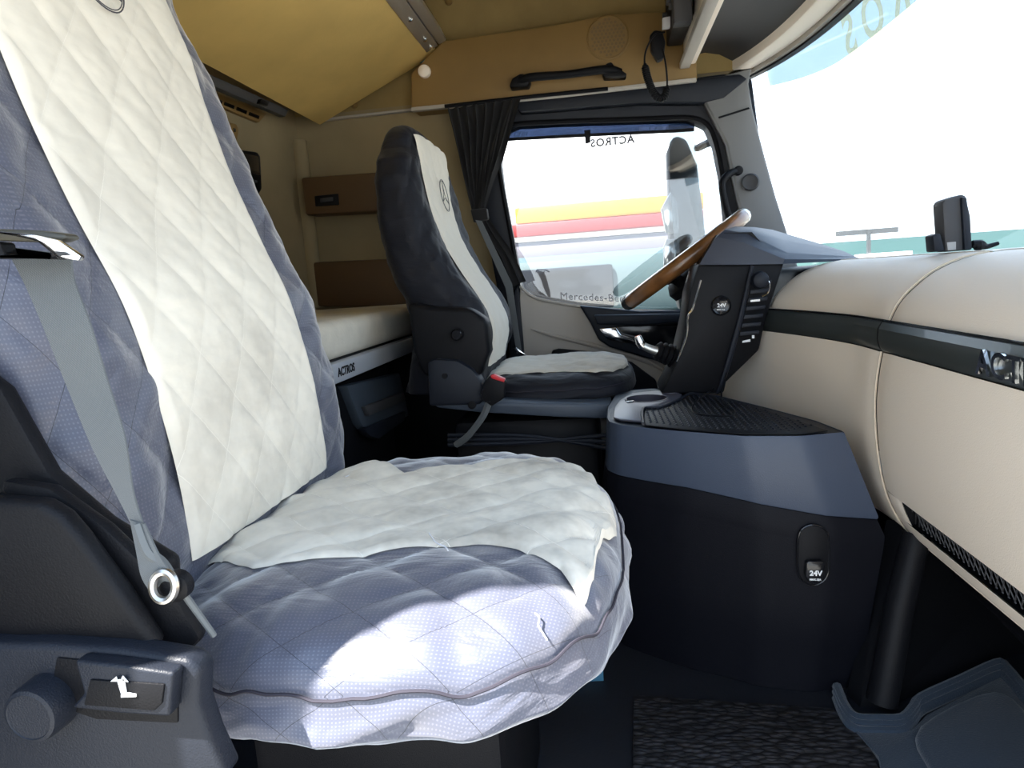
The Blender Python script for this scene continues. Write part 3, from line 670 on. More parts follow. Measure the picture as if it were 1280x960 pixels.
# A pillar
ap = struct('trim_3', prism([at(*p, Y=2.24) for p in [(880, 125), (905, 94), (940, 84), (936, 104), (941, 135), (955, 190), (970, 245), (985, 292), (1000, 340), (950, 350), (922, 250), (908, 180)]], (0, .05, 0), .008, 3), mat('grey pillar trim', (.19, .19, .19), .6, grain=.2))
link('pillar_seam', ppx([(898, 146), (936, 134), (937, 136), (899, 148)], (0, .01, 0), 0, Y=2.236), blk, ap)
link('header_trim', ppx([(640, 122), (700, 117), (872, 98), (925, 92), (935, 98), (905, 122), (880, 128), (800, 128), (650, 140)], (0, .06, 0), .006, Y=2.235), blk2, ap)
tw = recenter(link('tweeter', lathe([(.026, 0), (.026, .010), (.022, .014), (.018, .012), (0, .013)], at(938, 228, Y=2.235), (-.2, -1, 0), 28), blk3)); tag(tw, 'round grey tweeter cap on the windscreen pillar', 'speaker')
g2 = thing('pillar_grab_handle', 'short curved black grab handle on driver windscreen pillar', 'handle', tuple(at(905, 245, Y=2.2)))
link('grip', tube([at(922, 214, Y=2.235), at(912, 217, Y=2.215), at(903, 228, Y=2.205), at(905, 248, Y=2.205), at(911, 270, Y=2.215), at(920, 284, Y=2.235)], .011, 10, k=5), blk, g2)
for p in ((922, 214), (920, 284)): link('handle_foot', lathe([(.014, -.004), (.014, .016), (.01, .02), (0, .02)], at(*p, Y=2.24), (0, -1, 0), 14), blk, g2)

# curtain
ct = thing('side_curtain', 'black pleated curtain gathered at the rear of driver window', 'curtain', tuple(at(600, 270, Y=2.2)))
def drape(rows, Yc, folds, amp, nu=70, nv=110):
    L = smooth_path([at(a, b, Y=Yc) for a, b, _, _ in rows], 12); Rr = smooth_path([at(c, d, Y=Yc) for _, _, c, d in rows], 12)
    nu = len(L); P = np.zeros((nu, nv, 3))
    for i in range(nu):
        wd = np.linalg.norm(Rr[i]-L[i]); 
        for j in range(nv):
            t = j/(nv-1); p = L[i]*(1-t)+Rr[i]*t; f = math.sin(2*PI*folds*(t+.03*math.sin(i*.12+t*7)))
            P[i, j] = p+np.array([0, -amp*f*(.6+.4*math.sin(i*.1)), 0])+np.array([.004*math.cos(2*PI*folds*t*1.0), 0, 0])
    return grid(P)
o = link('drape', drape([(558, 136, 650, 123), (566, 165, 641, 155), (574, 200, 628, 195), (584, 240, 614, 232), (592, 268, 605, 268)], 2.17, 8, .014), curtain_m, ct, sharp=3)
o2 = link('drape_tail', drape([(592, 266, 606, 266), (600, 290, 618, 286), (618, 325, 640, 318), (632, 362, 656, 352)], 2.17, 3, .007), curtain_m, ct, sharp=3)
link('tie_band', ppx([(588, 262), (608, 260), (610, 274), (592, 278)], (0, .03, 0), .003, Y=2.15), curtain_m, ct)
link('curtain_rail', tube([at(556, 133, Y=2.18), at(652, 122, Y=2.18), at(760, 111, Y=2.19)], .006, 6), blk, ct)
bs = thing('seat_belt', 'black driver belt running down behind the driver seat edge', 'seat belt', tuple(at(640, 400, Y=2.1)))
link('webbing', ppx([(594, 275), (602, 276), (640, 355), (652, 440), (646, 442), (632, 360)], (0, .003, 0), 0, Y=2.1), webbing_m, bs)
link('belt_tongue', ppx([(641, 436), (645, 434), (658, 444), (656, 447)], (0, .004, 0), .001, Y=2.08), chrome, bs)

# ================================================================== overhead shelf and windscreen
oh = thing('overhead_shelf', 'beige overhead shelf above windscreen with grey underside', 'shelf', (.45, 1.2, 1.45))
# plan curve of the windscreen's upper edge (x as a function of y), symmetric about y=1.25
def wsx(y): t = abs(y-1.25)/1.05; return .615-.10*t**4.0
ys = np.linspace(.22, 2.38, 62)
ZS = 1.455
def shelf_panel():
    n = len(ys); P = np.zeros((n, 6, 3))
    for i, y in enumerate(ys):
        xf = wsx(y)-.075; xr = .31
        P[i, :, 1] = y; P[i, :, 0] = [xr, (xr*2+xf)/3, (xr+2*xf)/3, xf, xf, xr]; P[i, :, 2] = [ZS+.04, ZS+.045, ZS+.035, ZS+.01, ZS+.4, ZS+.4]
    return grid(P, cv=True)
link('underside_panel', shelf_panel(), blk3, oh)
def edge_band(x0, x1, z0, z1):
    n = len(ys); P = np.zeros((n, 4, 3))
    for i, y in enumerate(ys):
        P[i] = [(wsx(y)+x0, y, z0), (wsx(y)+x1, y, z0), (wsx(y)+x1, y, z1), (wsx(y)+x0, y, z1)]
    return grid(P, cv=True)
link('front_edge_trim', bevel(edge_band(-.08, -.018, 1.440, 1.49), .004), beige, oh)
link('front_edge_bead', edge_band(-.016, -.004, 1.430, 1.47), beige_d, oh)
link('shelf_rear_face', box((.275, .22, 1.44), (.31, 2.19, 1.75), .006), beige, oh)
link('rear_lip', box((.262, .22, 1.43), (.292, 2.19, 1.45), .004), beige_d, oh)
struct('trim_4', edge_band(-.004, .016, 1.424, 1.446), blk)
struct('wall_front_upper', edge_band(0, .04, 1.444, 2.0), tan_f)

def wsurf(y, z):        # windscreen surface
    return wsx(y)+.02+(1.44-z)*.22
def ws_grid(z0f, z1f, off=0., t=.005, y0=.20, y1=2.30, n=60):
    yy = np.linspace(y0, y1, n); P = np.zeros((n, 16, 3))
    for i, y in enumerate(yy):
        zz = np.linspace(z0f(y), z1f(y), 8)
        for j, z in enumerate(zz):
            P[i, j] = (wsurf(y, z)+off, y, z); P[i, 15-j] = (wsurf(y, z)+off+t, y, z)
    return grid(P, cv=True)
w2 = struct('window_2', ws_grid(lambda y: .80, lambda y: 1.44), win_g)
link('shade_band', ws_grid(lambda y: 1.345+.03*max(0, (y-1.95)/.3)**1.5, lambda y: 1.43, -.004, .002), visor_g, w2)
# big letters on the shade band read from outside, reversed from here
lt_ = text_mesh('ACTROS', .135, (0, 0, 0), (1, 0, 0), (0, 1, 0), .0005, .003, 1.55, align='RIGHT')
for v in lt_.vertices:
    y = 1.93+v.co.x*1.0; z = 1.346+v.co.y; v.co = Vector((wsurf(y, z)+.009+v.co.z*.2, y, z))
link('windscreen_lettering', lt_, gold_p, w2)

# CB radio on the overhead shelf end
cb = thing('cb_radio', 'black two-way radio mounted at the overhead shelf end', 'radio', tuple(at(858, 50, X=.27)))
link('radio_body', box((.225, 1.93, 1.49), (.272, 2.17, 1.68), .006), blk, cb)
link('radio_bezel', box((.215, 1.88, 1.46), (.262, 1.925, 1.74), .006), blk3, cb)
for i in range(4):
    link('radio_knob', lathe([(.011, 0), (.010, .014), (0, .014)], (.226, 1.96+.055*i, 1.53+.03*(i % 2)), (-1, 0, 0), 12), blk3, cb)
link('radio_display', box((.222, 1.97, 1.60), (.227, 2.12, 1.645), .001), gloss, cb)
mc = thing('radio_microphone', 'black hand microphone with coiled cord hanging from radio', 'microphone', tuple(at(825, 60, Y=2.05)))
link('microphone_body', ppx([(812, 44), (818, 37), (828, 38), (832, 52), (830, 72), (822, 76), (814, 62)], (0, .03, 0), .005, Y=2.03), blk, mc)
link('microphone_clip', ppx([(828, 22), (838, 20), (838, 34), (828, 36)], (0, .015, 0), .002, Y=2.02), mat('white label', (.7, .7, .7), .5), mc)
path = smooth_path([at(831, 40, Y=2.0), at(818, 44, Y=1.99), at(808, 62, Y=1.99), at(806, 80, Y=1.99), at(812, 105, Y=1.99), at(822, 122, Y=1.99), at(831, 120, Y=1.99), at(834, 104, Y=1.99), at(832, 80, Y=1.99), at(828, 60, Y=2.0)], 10)
P_ = resample(path, 900, False); Q = []
L_ = np.linspace(0, 1, 900)
for i, p in enumerate(P_):
    a = .0085 if .30 < L_[i] < .72 else .0
    a *= min(1, (L_[i]-.30)*30 if L_[i] < .5 else (.72-L_[i])*30) if a else 1
    t = P_[min(i+1, 899)]-P_[max(i-1, 0)]; t /= np.linalg.norm(t); u = np.cross(t, [0, 1, 0]); u /= np.linalg.norm(u); s = np.array([0, 1., 0])
    ph = 2*PI*30*(L_[i]-.3)/.42
    Q.append(p+a*(math.cos(ph)*u+math.sin(ph)*s))
link('coiled_cord', tube(Q, .0026, 5), blk, mc)

# ================================================================== dashboard
dash = thing('dashboard', 'beige dashboard with bulging lower panel and grey trim strip', 'dashboard', (.6, 1.2, .4))
PR = [(.843, .62), (.845, .20), (.843, .145), (.836, .105), (.820, .068), (.796, .038), (.775, .020), (.750, .008)]      # (z, x offset)
PL = [(.703, -.002), (.68, -.006), (.64, -.010), (.60, -.010), (.55, -.006), (.50, .002), (.466, .012), (.44, .024), (.42, .036), (.408, .052), (.402, .075), (.402, .30)]
def dx0(y): return .42 if y < 1.18 else .42-.075*((y-1.18)/.36)**1.5
def dsurf(prof, y):
    return [(dx0(y)+o, y, z) for z, o in prof]
def dash_sheet(prof, y0, y1, n=40, sm=5):
    pr = smooth_path([(z, o, 0) for z, o in prof], sm); yy = np.linspace(y0, y1, n)
    P = np.array([[(dx0(y)+p[1], y, p[0]) for p in pr] for y in yy])
    # round the two ends a touch inward so neighbouring panels show a seam
    for k, d in ((0, .004), (1, .0012), (-1, .004), (-2, .0012)): P[k, :, 0] += d; P[k, :, 2] -= d*.5
    return grid(P)
YS = 1.10
link('top_pad', dash_sheet(PR, YS+.0015, 1.54), beige, dash, sharp=3)
link('top_pad', dash_sheet(PR, .26, YS-.0015), beige, dash, sharp=3)
link('lower_panel', dash_sheet(PL, YS+.0015, 1.72), beige, dash, sharp=3)
# glove box side: the sheet is cut by the open shelf slot
ya, yb = .26, 1.055
seg1 = [q for q in PL if q[0] >= .5]+[(.486, .0055)]; seg3 = [(.446, .0215)]+[q for q in PL if q[0] < .445]
g1 = dash_sheet(seg1, .26, YS-.0015); 
gbp = link('glove_box_door', g1, beige, dash, sharp=3)
link('lower_lip', dash_sheet(seg3, .26, YS-.0015), beige, dash, sharp=3)
link('slot_end', dash_sheet([(.486, .0055), (.466, .012), (.446, .0215)], 1.045, YS-.0015, 8), beige, dash, sharp=3)
pk = link('shelf_pocket', mesh([(dx0(y)+o, y, z) for y in (.26, 1.047) for z, o in ((.487, .009), (.482, .09), (.441, .09), (.445, .025))],
                        [(0, 1, 5, 4), (1, 2, 6, 5), (2, 3, 7, 6), (0, 3, 2, 1), (4, 5, 6, 7)]), blk, dash)
nm = []
for k in range(60):
    y = .30+k*.0125
    for s in (1, -1): nm.append(tube([(.44+.002, y, .484), (.44+.010, y+s*.02, .447)], .0009, 4))
nn = link('pocket_net', join(*nm), blk3, pk); nn['kind'] = 'stuff'
def strip_sheet(y0, y1):
    yy = np.linspace(y0, y1, 30); pr = [(.749, .010), (.748, .000), (.738, -.005), (.722, -.006), (.710, -.003), (.704, .000), (.703, .010)]
    return grid(np.array([[(dx0(y)+o, y, z) for z, o in pr] for y in yy]))
for pr_ in (PR[2:], PL[:-2]):
    q_ = smooth_path([(.42+o+.0012, YS, z) for z, o in pr_], 5); link('seam_piping', tube(q_, .0017, 6), mat('pale seam', (.68, .58, .45), .6), dash)
link('trim_strip', strip_sheet(YS+.004, 1.54), strip_m, dash, sharp=.4)
link('trim_strip', strip_sheet(.26, YS-.001), strip_m, dash, sharp=.4)
link('strip_gap', box((.424, YS-.002, .703), (.43, YS+.005, .75)), gloss, dash)
for z in (.7505, .7015): link('strip_shadow_line', grid(np.array([[(dx0(y)+.003, y, z-.0022), (dx0(y)+.001, y, z+.0018)] for y in np.linspace(.26, 1.54, 50)])), gloss, dash)
em = text_mesh('ACTROS', .040, (.4125, .815, .7115), (0, -1, 0), (-.05, 0, 1), .002, .0006, 1.1)
link('chrome_lettering', em, chrome, dash)
link('dash_carcass', box((.50, .3, .50), (.97, 1.46, .80), .01), blk, dash)
link('bulkhead_shroud', box((.56, .3, .30), (.97, 1.46, .43), .01), blk, dash)

# ---- centre stack with hood
st = thing('centre_stack', 'black centre console stack with hood, vents and socket', 'console', (.3, 1.6, .58))
SY = 1.48
def P3(x, y, Y): return at(x, y, Y=Y)
# main body: polygon on y=SY extruded away
link('stack_body', ppx([(873, 330), (940, 330), (905, 492), (826, 492), (846, 452), (858, 400), (862, 366)], (0, .13, 0), .006, seg=2, Y=SY), blk, st)
link('vent_cheek', prism([at(940, 330, Y=SY), at(980, 328, Y=SY+.02), at(958, 395, Y=SY+.02), at(948, 438, Y=SY+.02), at(905, 480, Y=SY)], (.02, .12, 0), .004), blk, st)
link('stack_ridge', tube([at(940, 332, Y=SY-.002), at(925, 400, Y=SY-.004), at(905, 470, Y=SY-.004), at(896, 492, Y=SY)], [.004, .006, .006, .003], 8, k=5), blk2, st)
link('chrome_edge', tube([at(876, 350, Y=SY-.003), at(866, 385, Y=SY-.003), at(860, 395, Y=SY-.003), at(858, 420, Y=SY-.003), at(846, 452, Y=SY-.003)], .0022, 6, k=4), chrome, st)
hood = mesh([at(876, 326, Y=SY-.01), at(904, 288, Y=SY+.02), at(980, 325, Y=SY+.0), at(1075, 323, Y=SY+.1), at(946, 282, Y=SY+.12), at(925, 281, Y=SY+.25), at(905, 300, Y=SY+.4), at(1040, 318, Y=SY+.5)],
            [(0, 1, 2), (1, 4, 2), (2, 4, 3), (1, 5, 4), (4, 5, 7, 3), (5, 6, 7), (1, 0, 6, 5)])
hood = grid(np.array([
    [at(874, 331, Y=SY-.01), at(884, 314, Y=SY+.0), at(896, 296, Y=SY+.01), at(906, 287, Y=SY+.03), at(920, 283, Y=SY+.10), at(930, 284, Y=SY+.2)],
    [at(925, 331, Y=SY-.01), at(928, 318, Y=SY-.005), at(931, 304, Y=SY+.0), at(934, 292, Y=SY+.02), at(940, 284, Y=SY+.10), at(944, 284, Y=SY+.25)],
    [at(978, 330, Y=SY+.01), at(979, 328, Y=SY+.01), at(981, 324, Y=SY+.01), at(984, 316, Y=SY+.03), at(980, 300, Y=SY+.12), at(965, 287, Y=SY+.28)],
    [at(1078, 325, Y=SY+.05), at(1078, 324, Y=SY+.06), at(1076, 323, Y=SY+.08), at(1070, 321, Y=SY+.12), at(1055, 314, Y=SY+.2), at(1020, 303, Y=SY+.27)]]))
link('stack_hood', hood, mat('satin hood plastic', (.03, .033, .046), .4, grain=.25, gscale=600), st, sharp=.5)
link('hood_core', ppx([(878, 331), (905, 291), (940, 290), (975, 331)], (0, .2, 0), .0, Y=SY+.02), blk, st)
for k in range(7):
    y0 = 352+k*10.5; x0 = 941-k*2.6
    link('vent_slat', ppx([(x0, y0), (x0+24, y0-2), (x0+23, y0+2.5), (x0-1, y0+5)], (0, .006, 0), .001, Y=SY-.008), blk2, st)
link('vent_lever', ppx([(938, 375), (950, 374), (950, 376.5), (938, 377.5)], (0, .006, 0), 0, Y=SY-.014), chrome, st)
link('control_mark', ppx([(928, 426), (938, 424), (938, 427), (928, 428.5)], (0, .001, 0), 0, Y=SY-.003), white_p, st)
link('control_mark', ppx([(940, 419), (943, 419), (943, 423), (940, 423)], (0, .001, 0), 0, Y=SY-.003), white_p, st)
so = link('power_socket', lathe([(.021, .004), (.021, -.003), (.018, -.006), (.016, -.0045), (0, -.004)], at(901, 382, Y=SY), (0, 1, 0), 28), gloss, st)
link('socket_lettering', text_mesh('24V', .011, at(896.5, 384, Y=SY-.0065), (1, 0, -.04), (0, 0, 1), .0003, .0002), white_p, so)
link('socket_lettering', text_mesh('MAX.15A', .004, at(896, 388, Y=SY-.0065), (1, 0, -.04), (0, 0, 1), .0003, .0001), white_p, so)
af = thing('air_freshener', 'small black round device clipped in the upper vent', 'device', tuple(at(950, 352, Y=SY-.02)))
link('device_body', lathe([(.016, .012), (.018, .0), (.015, -.012), (.008, -.016), (0, -.016)], at(950, 350, Y=SY-.02), (0, 1, 0), 20), blk2, af)
link('device_ring', tube([at(957, 345, Y=SY-.03), at(962, 355, Y=SY-.03), at(960, 366, Y=SY-.03), at(953, 371, Y=SY-.03)], .0012, 5, k=5), chrome, af)
# wire from the stack to the tray
wr_ = recenter(link('charging_cable', tube([at(908, 466, Y=SY-.012), at(905, 480, Y=1.45), at(902, 492, Y=1.40)]+[at(*p, Z=.59) for p in ((905, 506), (918, 514), (912, 520), (880, 519), (866, 514), (868, 504), (880, 494), (892, 486))], .0016, 6, k=8), blk)); tag(wr_, 'thin black cable looping from the stack onto the tray', 'cable')
# stalk lever
lv = thing('parking_brake_lever', 'silver tipped lever with black bellows on the stack side', 'lever', tuple(at(835, 440, Y=1.52)))
link('lever_tip', tube([at(797, 420, Y=1.53), at(800, 428, Y=1.53), at(804, 434, Y=1.53)], [.007, .010, .009], 10, k=4), chrome, lv)
link('lever_shaft', tube([at(800, 430, Y=1.53), at(812, 436, Y=1.53), at(826, 440, Y=1.53)], [.008, .009, .0105], 10, k=4), alum, lv)
link('bellows', tube([at(820+3*i, 438+1.0*i, Y=1.53+.002*i) for i in range(13)], [.015+.006*(i % 2)+.0008*i for i in range(13)], 14), blk, lv)

# steering wheel
swt = thing('steering_wheel', 'amber wood and chrome steering wheel behind the stack', 'steering wheel', tuple(at(860, 330, Y=1.79)))
e0 = at(786, 379, Y=1.76); e1 = at(928, 271, Y=1.78); e0[1] = e1[1] = 1.79
ctr = (e0+e1)/2; ax = (e1-e0)/2; rad = np.linalg.norm(ax); ux = ax/rad; uy = ctr-EYE+np.array([0, 0, .03]); uy -= ux*np.dot(uy, ux); uy /= np.linalg.norm(uy); un = np.cross(ux, uy)
def rim(a0, a1, n, r=.019):
    return tube([ctr+rad*(math.cos(a)*ux+math.sin(a)*uy) for a in np.linspace(a0, a1, n)], r, 12)
link('wooden_rim', rim(.45, PI-.35, 24), wood, swt); link('wooden_rim', rim(PI+.35, 2*PI-.45, 24), wood, swt)
link('chrome_rim_section', rim(-.45, .45, 12, .0192), alum, swt); link('dark_rim_section', rim(PI-.35, PI+.35, 10, .0192), blk, swt)
hubc = ctr-un*(.05 if un[2] > 0 else -.05)
link('wheel_hub', lathe([(.075, -.02), (.08, .0), (.07, .02), (.05, .03), (0, .032)], hubc, un if un[2] > 0 else -un, 28), blk, swt)
for a in (.0+.9, PI-.9, PI+.9, -.9):
    p = ctr+rad*(math.cos(a)*ux+math.sin(a)*uy)
    link('spoke', tube([hubc+.06*(math.cos(a)*ux+math.sin(a)*uy), (hubc+p)/2+.01*un, p], [.018, .014, .011], 8, k=4), blk, swt)
link('steering_column', tube([hubc, hubc+np.array([.12, 0, -.22])], .05, 16), blk, swt)
bn = thing('instrument_binnacle', 'black instrument panel behind the steering wheel', 'instrument panel', (.5, 1.85, .7))
link('binnacle_body', box((.44, 1.66, .45), (.96, 2.24, .83), .03, 3), blk, bn)
link('lower_cowl', box((.40, 1.64, .42), (.50, 2.22, .62), .02), blk, bn)

# dash camera standing on the dash
dc = thing('dashboard_camera', 'grey camera unit standing on a mount at the windscreen base', 'camera', tuple(at(1195, 316, Y=1.2)))
CY = 1.2
link('camera_body', ppx([(1178, 254), (1182, 249), (1202, 243), (1208, 244), (1214, 270), (1216, 312), (1182, 315)], (.0, .035, 0), .005, Y=CY), blk3, dc)
link('camera_grip', ppx([(1202, 246), (1209, 246), (1214, 280), (1216, 312), (1206, 313)], (0, .03, 0), .003, Y=CY-.006), blk2, dc)
link('camera_label', ppx([(1184, 303), (1195, 302), (1195, 312), (1185, 313)], (0, .001, 0), 0, Y=CY-.001), mat('grey sticker', (.35, .35, .35), .5), dc)
link('mount_block', ppx([(1166, 294), (1176, 291), (1182, 314), (1168, 315)], (0, .03, 0), .003, Y=CY), blk2, dc)
link('mount_arm', tube([at(1215, 305, Y=CY), at(1226, 306, Y=CY), at(1234, 308, Y=CY), at(1248, 304, Y=CY)], [.006, .008, .004, .003], 8, k=4), blk, dc)
link('mount_knob', lathe([(.007, -.006), (.009, 0), (.006, .006), (0, .006)], at(1224, 307, Y=CY), (1, 0, 0), 12), blk, dc)

# ================================================================== tunnel console
tcx = thing('tunnel_console', 'dark engine tunnel console with tray and cup holders', 'console', (.2, 1.3, FZ))
CZ = .58
near = [(759, 522), (762, 527), (775, 531), (800, 534), (850, 539), (930, 545), (1000, 545), (1056, 540)]
far = [(1056, 540), (1020, 526), (960, 510), (900, 495), (850, 487), (815, 485), (790, 487), (770, 493), (760, 508)]
topn = [at(*p, Z=CZ) for p in near]; topf = [at(*p, Z=CZ) for p in far]
outline = resample(topn+topf[1:], 120)
# cover: top outline down to z = .46 (front) along the near edge, body below slightly wider then down to the floor
cen = outline.mean(0)
def lower(P, z, s, dxy=(0, 0)):
    Q = cen+(P-cen)*s; Q[:, 2] = z; Q[:, 0] += dxy[0]; Q[:, 1] += dxy[1]; return Q
# lower band edge: traced separately so that the band widens towards the dash
bandpx = [(757, 583), (790, 590), (860, 605), (930, 620), (1010, 634), (1107, 641)]
def zcut(x): return np.interp(x, [0, .12, .2, .3, .42], [.492, .490, .478, .458, .436])
def skirt(P, grow, zf):
    Q = cen+(P-cen)*grow; 
    Q[:, 2] = [zf(x) for x in Q[:, 0]]; return Q
r0 = outline.copy(); r0b = lower(outline, CZ-.004, 1.008); 
r1 = skirt(outline, 1.05, zcut)
def grow_x(Q, k): Q = Q.copy(); Q[:, 0] += np.clip(Q[:, 0]-.1, 0, 1)*k; return Q
r1 = grow_x(r1, .14)
r1b = r1.copy(); r1b[:, 2] -= .004; r1b[:, :2] = cen[:2]+(r1b[:, :2]-cen[:2])*.995
link('upper_cover', bevel(join(grid(np.array([r0, r0b, (r0b*.5+r1*.5), r1, r1b]), cv=True), mesh(list(r0), [tuple(range(len(r0)))])), 0), mat('slate console cover', (.052, .068, .105), .42, grain=.3, gscale=700, spec=.4), tcx, sharp=.6)
q0 = r1b.copy(); q0[:, :2] = cen[:2]+(q0[:, :2]-cen[:2])*1.0; q0[:, 2] -= .001
q1 = q0.copy(); q1[:, :2] = cen[:2]+(q1[:, :2]-cen[:2])*1.034; q1[:, 2] -= .024
q2 = q1.copy(); q2[:, 2] -= .02; q2[:, :2] = cen[:2]+(q2[:, :2]-cen[:2])*.995
q3 = q2.copy(); q3[:, 2] = .25; q3[:, 0] -= np.clip(q3[:, 0]-.2, 0, 1)*.10
q4 = q3.copy(); q4[:, 2] = .235; q4[:, :2] = cen[:2]+(q4[:, :2]-cen[:2])*.985
q5 = q4.copy(); q5[:, 2] = FZ+.001; q5[:, 0] -= np.clip(q5[:, 0]-.2, 0, 1)*.10
body = link('lower_body', join(grid(np.array([q0, q1, q2]), cv=True), grid(np.array([q2, (q2*2+q3)/3, (q2+q3*2)/3, q3, q4, q5]), cv=True)), mat('dark tunnel plastic', (.005, .0055, .009), .55, spec=.14, grain=.4, gscale=700), tcx, sharp=1)
# recess lines of the pill shaped cover and socket
Ypl = None
def nearY(X, Z):        # the near wall of the lower body at this X
    best = 9
    for p in (q2 if Z > .3 else q3):
        if abs(p[0]-X) < .02 and p[1] < best: best = p[1]
    return best
pY = nearY(.33, .35)-.001
def onb(x, y, off=0):
    p = at(x, y, Y=pY); 
    return p+np.array([0, -off, 0])
pill = [(998, 672), (1003, 661), (1015, 656), (1028, 660), (1035, 670), (1036, 700), (1035, 716), (1028, 727), (1015, 731), (1003, 725), (998, 714), (997, 690)]
pc = link('socket_surround', tube([onb(*p, .001) for p in pill], .0015, 6, closed=True, k=4), gloss, tcx)
link('socket_plate', prism(smooth_path([onb(*p, .002) for p in pill], 3, True), (0, .01, 0), .0015), blk, tcx)
s2 = link('power_socket', prism([onb(*p, .012) for p in [(1005, 700), (1008, 698), (1025, 698), (1028, 701), (1028, 716), (1023, 725), (1016, 728), (1009, 725), (1004, 716)]], (0, .012, 0), .002), gloss, tcx)
a_ = onb(1009, 715, .0128)
link('socket_lettering', text_mesh('24V', .0115, a_, (1, 0, -.03), (0, 0, 1), .0003, .0004), white_p, s2)
link('socket_lettering', text_mesh('MAX.15A', .0042, onb(1009, 721, .0128), (1, 0, -.03), (0, 0, 1), .0003, .0002), white_p, s2)
# tray with diamond relief, coin/cup part
TZ = CZ+.001
def tz(pts, h=.004, z=TZ, bev=.001, k=0): 
    P = [at(*p, Z=z+h) for p in pts]; P = smooth_path(P, k, True) if k else P
    return prism(P, (0, 0, -h), bev)
tray = link('tray_mat', tz([(806, 512), (824, 510), (850, 500), (872, 493), (910, 500), (965, 515), (1035, 538), (1000, 542), (930, 542), (850, 536), (806, 531)], .002), blk, tcx)
cup = link('cup_holder_insert', tz([(767, 521), (768, 510), (774, 500), (790, 491), (820, 488), (846, 489), (852, 493), (846, 500), (824, 508), (803, 510), (803, 526), (775, 524)], .004, bev=.002), mat('violet grey plastic', (.075, .075, .10), .35), tcx)
def cut(o, cutter):
    co_ = bpy.data.objects.new('cutter', cutter); COL.objects.link(co_); co_.location = (0, 0, 0)
    cutter.transform(Matrix.Translation(-origin(o)))
    co_.location = origin(o)
    md = o.modifiers.new('b', 'BOOLEAN'); md.object = co_; md.operation = 'DIFFERENCE'; md.solver = 'EXACT'
    bpy.context.view_layer.update()
    me = bpy.data.meshes.new_from_object(o.evaluated_get(bpy.context.evaluated_depsgraph_get()))
    o.modifiers.clear(); o.data = me; bpy.data.objects.remove(co_)
cover = [c for c in tcx.children if c.name.startswith('upper_cover')][0]
bmx = bmesh.new(); bmx.from_mesh(cover.data)
bmesh.ops.delete(bmx, geom=[f for f in bmx.faces if len(f.verts) > 50], context='FACES'); bmx.to_mesh(cover.data); bmx.free()
deck = link('tray_deck', prism([p+np.array([0, 0, -.0012]) for p in outline], (0, 0, -.004)), blk2, tcx)
for (cxp, cyp, rx, dp) in ((808, 498, .043, .055), (838, 490, .017, .012)):
    c = at(cxp, cyp, Z=TZ+.004)
    for q_ in (cup, deck): cut(q_, lathe([(rx, -.03), (rx, .03)], c, (0, 0, 1), 32))
    pr_ = [(rx+.003, -.002), (rx+.002, .0012), (rx-.001, .001), (rx-.001, -dp), (0, -dp), (0, -dp-.002), (rx+.0005, -dp-.002)]
    u_ = lathe(pr_[:5], c, (0, 0, 1), 32, False); link('cup_holder', u_, mat('cup holder violet plastic', (.045, .045, .065), .35), cup)
link('coin_slot', tz([(781, 500), (788, 499), (793, 499.5), (792, 502), (784, 503)], .0055, bev=.0005), gloss, cup)
link('tray_rim', tube([at(*p, Z=TZ+.004) for p in [(804, 530), (804, 511), (824, 509), (850, 499), (862, 492), (880, 494)]], .003, 6, k=4), blk2, tcx)
ch = bevel(box((-.007, -.0045, 0), (.007, .0045, .0022)), 0); cnt = 0
poly = [at(*p, Z=TZ)[:2] for p in [(808, 513), (824, 511), (850, 501), (872, 494), (910, 501), (960, 515), (1015, 533), (1000, 540), (930, 540), (850, 534), (808, 529)]]
def inside(x, y):
    r = False; n = len(poly)
    for i in range(n):
        a = poly[i]; b = poly[(i+1) % n]
        if (a[1] > y) != (b[1] > y) and x < (b[0]-a[0])*(y-a[1])/(b[1]-a[1])+a[0]: r = not r
    return r
dv = []; dfc = []
for i in range(60):
    for j in range(60):
        x = -.05+i*.0105; y = .95+j*.0145+(i % 2)*.00725
        if not inside(x, y): continue
        b0 = len(dv); z0_ = TZ+.0015
        dv += [(x-.0045, y, z0_), (x, y-.0065, z0_), (x+.0045, y, z0_), (x, y+.0065, z0_), (x, y-.003, z0_+.0026), (x, y+.003, z0_+.0026)]
        dfc += [(b0, b0+1, b0+4), (b0+1, b0+2, b0+4), (b0+2, b0+3, b0+5), (b0+3, b0, b0+5), (b0, b0+4, b0+5), (b0+2, b0+5, b0+4)]
dd = link('diamond_relief', mesh(dv, dfc), blk2, tray, smooth=False); dd['kind'] = 'stuff'

# ================================================================== footwell and mats
fw = struct('trim_5', mesh([at(1108, 650, Y=1.16), at(1058, 868, Z=FZ), at(1075, 884, Z=FZ), at(1108, 884, Z=FZ), at(1290, 810, Z=FZ), (1.0, .3, FZ), (1.0, .3, .5), at(1290, 690, Y=1.3), at(1150, 650, Y=1.12)],
            [(0, 1, 2, 8), (8, 2, 3, 7), (7, 3, 4), (7, 4, 5, 6)]), blk, smooth=False)
link('pillar_ridge', tube([at(1146, 668, Y=1.07), at(1124, 760, Y=1.045), at(1102, 878, Y=1.02)], [.02, .021, .022], 16), blk, fw)
mt = recenter(link('rubber_floor_mat', prism([at(*p, Z=FZ+.006) for p in [(792, 868), (1040, 884), (1075, 915), (1095, 945), (1110, 1010), (790, 1010)]], (0, 0, -.006), .002), rubber)); tag(mt, 'black nubbed rubber mat on the floor before the console', 'floor mat')
cm = thing('moulded_carpet', 'blue-black moulded carpet with raised ribbed edge in footwell', 'carpet', tuple(at(1180, 900, Z=FZ)))
